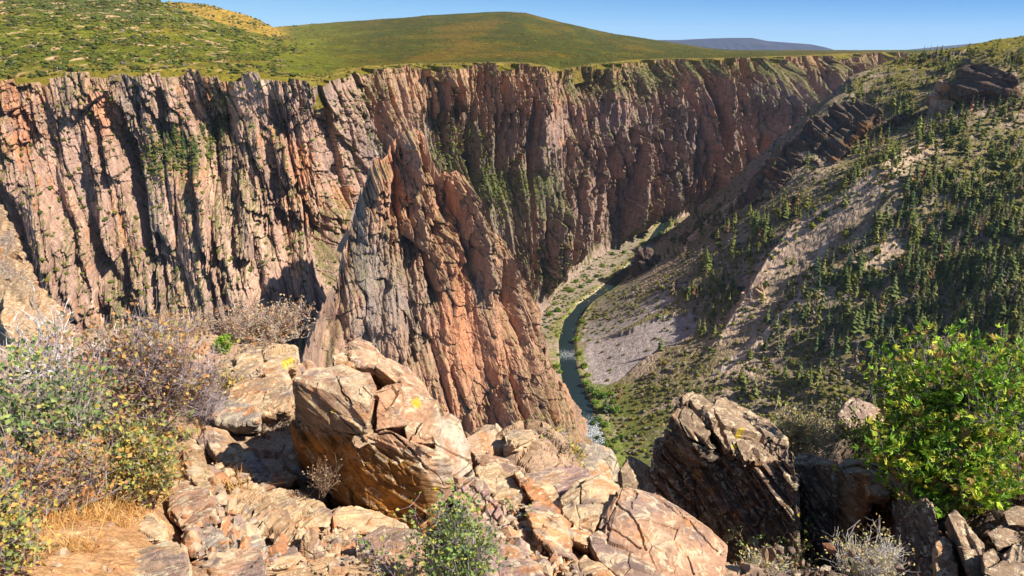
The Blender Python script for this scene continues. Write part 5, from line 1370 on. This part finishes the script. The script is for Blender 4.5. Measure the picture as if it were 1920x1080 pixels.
shrub('large grey purple twiggy shrub with orange leaves in the middle of the left thicket', 100, 410, 575, 810, 'purple', 'orange', 3600, .026, 101, 30, (8, 6))
shrub('blue green leafed shrub with dark twigs at the left edge of the thicket', -70, 200, 655, 905, 'purple', 'blue', 3800, .026, 102, 26, (7, 6))
shrub('orange and gold leafed shrub behind the yellow green one', 215, 375, 640, 800, 'purple', 'orange', 2600, .026, 103, 18, (7, 5))
shrub('leafless purple shrub at the right end of the thicket', 320, 425, 640, 800, 'purple', 'dull', 260, .02, 104, 24, (8, 6))
shrub('yellow green shrub in front of the thicket above the dry grass', 165, 335, 760, 930, 'brown', 'yellow', 2600, .022, 105, 20, (7, 5))
shrub('grey twiggy shrub with sparse gold leaves in front of the blue green one', 40, 200, 800, 965, 'purple', 'orange', 1500, .020, 127, 18, (7, 6))
shrub('low tuft of yellow and green leaves next to the pink flat topped block', 215, 325, 855, 955, 'brown', 'yellow', 900, .018, 128, 12, (6, 5))
shrub('orange yellow shrub low in the bottom left corner', -70, 95, 890, 1085, 'purple', 'yellow', 2300, .017, 106, 16, (7, 5))
shrub('small yellow shrub sprig beside the upper left shelf rocks', 405, 455, 700, 760, 'brown', 'yellow', 420, .028, 107, 7, (4, 3), D=6.6)
shrub('grey leafless shrub among orange leaves at the far left', -40, 110, 820, 980, 'purple', 'orange', 900, .020, 108, 18, (7, 6))
shrub('dry orange grey shrub on the rim edge above the flat topped shelf rock', 395, 575, 565, 655, 'grey', 'dull', 3800, .030, 109, 26, (8, 6), D=9.6)
shrub('small bright green shrub beside the dry rim shrub', 402, 440, 628, 658, 'brown', 'lime', 900, .030, 110, 8, (5, 4), D=9.0)
shrub('pale brown dry bush on the rim above the purple shrub', 270, 400, 585, 665, 'grey', 'dull', 2200, .028, 111, 20, (7, 6), D=9.4)
shrub('grey twig tangle in the shade left of the great brown boulder', 480, 560, 752, 840, 'grey', 'dull', 500, .02, 112, 14, (7, 5), D=5.9)
shrub('dead brown twigs growing against the rust stained boulder face', 560, 640, 845, 930, 'brown', 'dull', 200, .012, 113, 9, (6, 5), D=3.75)
shrub('small leaved green bush with bare purple twigs at the bottom centre', 690, 970, 950, 1110, 'purple', 'green', 3300, .017, 114, 24, (8, 6), D=2.62)
shrub('purple grey shrub with golden leaves above the smooth purplish slab', 970, 1085, 795, 892, 'purple', 'yellow', 1100, .026, 115, 20, (7, 6), D=5.7)
shrub('golden leafed sprig beside the pale grey lichened hump', 1056, 1106, 838, 880, 'brown', 'yellow', 420, .028, 116, 8, (4, 3), D=5.9)
shrub('rust tinged sprig on the skyline behind the pale crumbly rock', 975, 1020, 770, 830, 'brown', 'yellow', 320, .022, 117, 8, (5, 4), D=6.6)
shrub('russet and pale ridge bush between the crag and the tan boulder', 1440, 1575, 770, 866, 'grey', 'pale', 2600, .030, 118, 22, (8, 6), D=8.0)
shrub('pale thorny bush growing in front of the dark rock cavity', 1556, 1700, 985, 1115, 'silver', 'pale', 1100, .020, 119, 22, (7, 6), D=4.9)
shrub('pale yellow tufted bush at the bottom below the dark pillar', 1368, 1490, 1030, 1120, 'silver', 'pale', 1400, .020, 120, 20, (7, 6), D=4.7)
shrub('olive shrub clinging beneath the sunlit tan boulder', 1562, 1660, 782, 866, 'brown', 'green', 900, .030, 121, 12, (6, 5), D=7.9)
shrub('straggly green bush deep in the gap below the dark crag', 1375, 1560, 990, 1110, 'brown', 'green', 700, .022, 122, 12, (6, 5), D=6.0)
shrub('bright green oak bush spreading over the right edge', 1665, 2000, 625, 880, 'purple', 'oak', 6000, .062, 123, 34, (9, 6), D=6.7, cat='oak bush', name='oak_bush', lobes=3)
shrub('lower bright green oak bush spilling over the shaded rocks', 1650, 1900, 790, 975, 'purple', 'oak', 4200, .060, 124, 24, (8, 5), D=6.0, cat='oak bush', name='oak_bush', lobes=3)
shrub('small oak sprout left of the two oak bushes', 1620, 1740, 760, 880, 'purple', 'oak', 1100, .058, 125, 12, (6, 4), D=6.9, cat='oak bush', name='oak_bush', lobes=3)
shrub('brown dry bush at the right edge beside the oak', 1880, 1960, 850, 960, 'brown', 'dull', 900, .03, 126, 12, (6, 5), D=6.0)
# dead silver snags
shrub('bare silver snag rising from the left thicket against the yellow buttress', 10, 160, 530, 770, 'silver', None, 0, 0, 131, 12, (5, 4), cat='dead shrub', name='dead_shrub', rad=2.0, crook=.24)
shrub('bare silver branches standing above the orange leafed shrub', 180, 310, 545, 770, 'silver', None, 0, 0, 132, 10, (4, 3), cat='dead shrub', name='dead_shrub', rad=2.2, crook=.22)
shrub('bleached dead branches lying low on the blue green shrub', 30, 130, 860, 960, 'silver', None, 0, 0, 133, 5, (4, 3), cat='dead shrub', name='dead_shrub', rad=1.2, crook=.25)

# ---- dry grass and gravel
def ground_pts(poly_list, n, seed):
    r = np.random.default_rng(seed); out = []
    tot = sum(w for _, w in poly_list)
    for poly, w in poly_list:
        poly = np.array(poly, float); lo, hi = poly.min(0), poly.max(0); k = int(n * w / tot); got = 0
        while got < k:
            q = r.uniform(lo, hi, (k, 2)); q = q[in_poly(q[:, 0], q[:, 1], poly)][:k - got]
            for x, y in q:
                D = gD(x, y); out.append(pt(x, y, D))
            got += len(q)
    return np.array(out)
gp = ground_pts([([(40,960),(160,930),(330,880),(335,930),(240,985),(215,1040),(60,1040)], 6), ([(230,800),(350,770),(380,800),(340,880),(230,900)], 2), ([(410,870),(470,900),(470,940),(420,920)], .4), ([(340,770),(400,775),(380,800),(345,800)], .5), ([(980,760),(1010,780),(1000,830),(975,830)], .1)], 1700, 201)
r = np.random.default_rng(202)
gp = gp[fbm(gp[:, 0] * 2.2, gp[:, 1] * 2.2, o=3) + r.normal(0, .12, len(gp)) > .02]
n = len(gp) * 4; gpp = np.repeat(gp, 4, 0) + r.normal(0, .018, (n, 3)) * (1, 1, .1)
th = r.uniform(0, 6.283, n); ln = r.uniform(.03, .12, n) * (1 + 1.2 * (r.random(n) > .93)); le = r.uniform(.3, 1.45, n)
d1 = np.stack([np.cos(th) * np.sin(le), np.sin(th) * np.sin(le), np.cos(le)], 1); sd = np.stack([-np.sin(th), np.cos(th), 0 * th], 1) * .0019
d2 = d1 * (1, 1, .35) + (0, 0, -.1)
V_ = np.stack([gpp - sd, gpp + sd, gpp + d1 * ln[:, None] * .6 + sd * .7, gpp + d1 * ln[:, None] * .6 - sd * .7, gpp + d1 * ln[:, None] * .6 + d2 * ln[:, None] * .5], 1)
F4 = np.arange(n)[:, None] * 5
Ft = np.concatenate([F4 + np.array([[0, 1, 2]]), F4 + np.array([[0, 2, 3]]), F4 + np.array([[3, 2, 4]])])
cg = np.array([(.60, .38, .14), (.66, .46, .20), (.52, .27, .08), (.45, .20, .06)])[r.choice(4, n)] * r.uniform(.8, 1.15, (n, 1))
o = add_mesh('dry_grass', V_.reshape(-1, 3), Ft, M_leaf, col=np.repeat(cg[:, None], 5, 1).reshape(-1, 3))
tag(o, 'straw coloured dry grass over the orange dirt', 'grass', kind='stuff')
bm = bmesh.new(); bmesh.ops.create_icosphere(bm, subdivisions=1, radius=1)
iv = np.array([v.co for v in bm.verts]); ifc = np.array([[v.index for v in f.verts] for f in bm.faces]); bm.free()
gp = ground_pts([([(60,1000),(240,980),(240,1080),(60,1080)], .5), ([(900,900),(1060,980),(1080,1080),(960,1060),(880,960)], 3), ([(420,860),(640,960),(700,1060),(360,1060),(330,900)], 6), ([(1420,1000),(1920,960),(1920,1080),(1420,1080)], 1.6), ([(1600,860),(1760,880),(1760,960),(1640,960)], 1.5)], 1500, 203)
n = len(gp); s = r.uniform(.006, .026, (n, 1)) * np.where(project(gp)[0] < 300, .45, 1)[:, None] * (.6 + r.random((n, 1)) ** 3 * 2.6)
sq = r.uniform(.5, 1.2, (n, 1, 3)); nz_ = 1 + r.normal(0, .26, (n, len(iv), 1))
V_ = iv[None] * sq * nz_ * s[:, :, None] + gp[:, None] + np.array([0, 0, .004])
F_ = ifc[None] + (np.arange(n) * len(iv))[:, None, None]
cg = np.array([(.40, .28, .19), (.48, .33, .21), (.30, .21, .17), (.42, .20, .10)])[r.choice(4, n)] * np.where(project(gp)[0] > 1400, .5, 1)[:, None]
o = add_mesh('gravel', V_.reshape(-1, 3), F_.reshape(-1, 3), M_rock, col=np.repeat(cg[:, None], len(iv), 1).reshape(-1, 3))
tag(o, 'loose stone chips lying between the boulders', 'gravel', kind='stuff')

# ================================================================== SMALL THINGS ON THE RIM
m_w = nmat('weathered_wall', .8)[0]; m_w.node_tree.nodes['Principled BSDF'].inputs['Base Color'].default_value = (.22, .16, .11, 1)
m_r = nmat('shelter_roof', .7)[0]; m_r.node_tree.nodes['Principled BSDF'].inputs['Base Color'].default_value = (.13, .10, .095, 1)
m_v = nmat('white_paint', .4, .5)[0]; m_v.node_tree.nodes['Principled BSDF'].inputs['Base Color'].default_value = (.80, .80, .78, 1)
m_g = nmat('dark_glass', .15, .5)[0]; m_g.node_tree.nodes['Principled BSDF'].inputs['Base Color'].default_value = (.02, .025, .03, 1)
m_t = nmat('tyre_rubber', .9)[0]; m_t.node_tree.nodes['Principled BSDF'].inputs['Base Color'].default_value = (.02, .02, .02, 1)
def box(c, s):
    c = np.array(c, float); s = np.array(s, float) / 2
    V_ = np.array([(x, y, z) for z in (-1, 1) for y in (-1, 1) for x in (-1, 1)]) * s + c
    return V_, np.array([(0, 2, 3, 1), (4, 5, 7, 6), (0, 1, 5, 4), (2, 6, 7, 3), (0, 4, 6, 2), (1, 3, 7, 5)])
def cat_m(parts):
    V_ = []; F_ = []; b = 0
    for v, f in parts: V_.append(v); F_.append(f + b); b += len(v)
    return np.concatenate(V_), np.concatenate(F_)
def ground_slope(px, py):
    k = ground_hit(px, py, 900, 2600, 900); x, y = k[0], k[1]
    return (float(x), float(y), float(slope_z(np.array([x]), np.array([y]))[0]))
sp0 = ground_slope(1753, 103)
t = empty('visitor_shelter', sp0); t.rotation_euler = (0, 0, .3)
tag(t, 'low brown shelter building with a pitched roof on the ridge skyline', 'shelter')
V_, F_ = box((0, 0, 2.2), (17, 9, 5.4)); add_mesh('wall', V_, F_, m_w, parent=t)
rv = np.array([(-11, -6.5, 4.6), (11, -6.5, 4.6), (11, 6.5, 4.6), (-11, 6.5, 4.6), (-5, 0, 8.6), (5, 0, 8.6), (-11, -6.5, 4.95), (11, -6.5, 4.95), (11, 6.5, 4.95), (-11, 6.5, 4.95)])
add_mesh('roof', rv, np.array([(0, 3, 2, 1), (0, 1, 7, 6), (1, 2, 8, 7), (2, 3, 9, 8), (3, 0, 6, 9), (6, 7, 5, 4), (8, 9, 4, 5), (7, 8, 5, 5), (9, 6, 4, 4)])[:7], m_r, parent=t)
add_mesh('roof_hip', np.concatenate([rv[[7, 8, 5]], rv[[9, 6, 4]]]), np.array([(0, 1, 2), (3, 4, 5)]), m_r, parent=t)
for k in (-5, 0, 5):
    V_, F_ = box((k, -4.55, 2.4), (2.6, .12, 1.8)); add_mesh('window', V_, F_, m_g, parent=t)
def vehicle(loc, rz, label, sc=1.0):
    t = empty('parked_van', loc); t.rotation_euler = (0, 0, rz); t.scale = (sc,) * 3
    V_ = np.array([(-2.7, y, z) for y in (-1, 1) for z in (.45, 2.3)] + [(1.3, y, 2.3) for y in (-1, 1)] + [(2.0, y, 1.35) for y in (-1, 1)] + [(2.8, y, 1.15) for y in (-1, 1)] + [(2.8, y, .45) for y in (-1, 1)], float)
    Fq = [(0, 2, 3, 1), (1, 3, 5, 4), (4, 5, 7, 6), (6, 7, 9, 8), (8, 9, 11, 10), (10, 11, 2, 0), (0, 1, 4, 6), (0, 6, 8, 10), (2, 7, 5, 3), (2, 11, 9, 7)]
    add_mesh('body', V_, np.array(Fq), m_v, parent=t)
    V_, F_ = cat_m([box((-.6, -1.01, 1.85), (3.0, .04, .5)), box((-.6, 1.01, 1.85), (3.0, .04, .5))]); add_mesh('window', V_, F_, m_g, parent=t)
    for x in (-1.7, 1.8):
        for y in (-.9, .9):
            V_, F_ = tube_segs([(x, y - .12, .4)], [(x, y + .12, .4)], [.4], [.4], 10); add_mesh('wheel', V_, F_, m_t, parent=t)
    tag(t, label, 'van', 'white vehicles parked on the rims')
a_, t_ = ray(112, 129); dd = np.linspace(900, 1300, 300); zz = plateau_z(a_ * dd, dd) + t_ * dd; k = int(np.argmax(zz > 0)) or 60
vehicle((float(a_ * dd[k]), float(dd[k]), float(-t_ * dd[k])), .2, 'small white van parked near the far rim above the left wall')
vehicle(ground_slope(1791, 104), .1, 'small white van parked just right of the ridge shelter')
vehicle(ground_slope(1815, 103), -.1, 'white van parked farthest right of the ridge shelter')
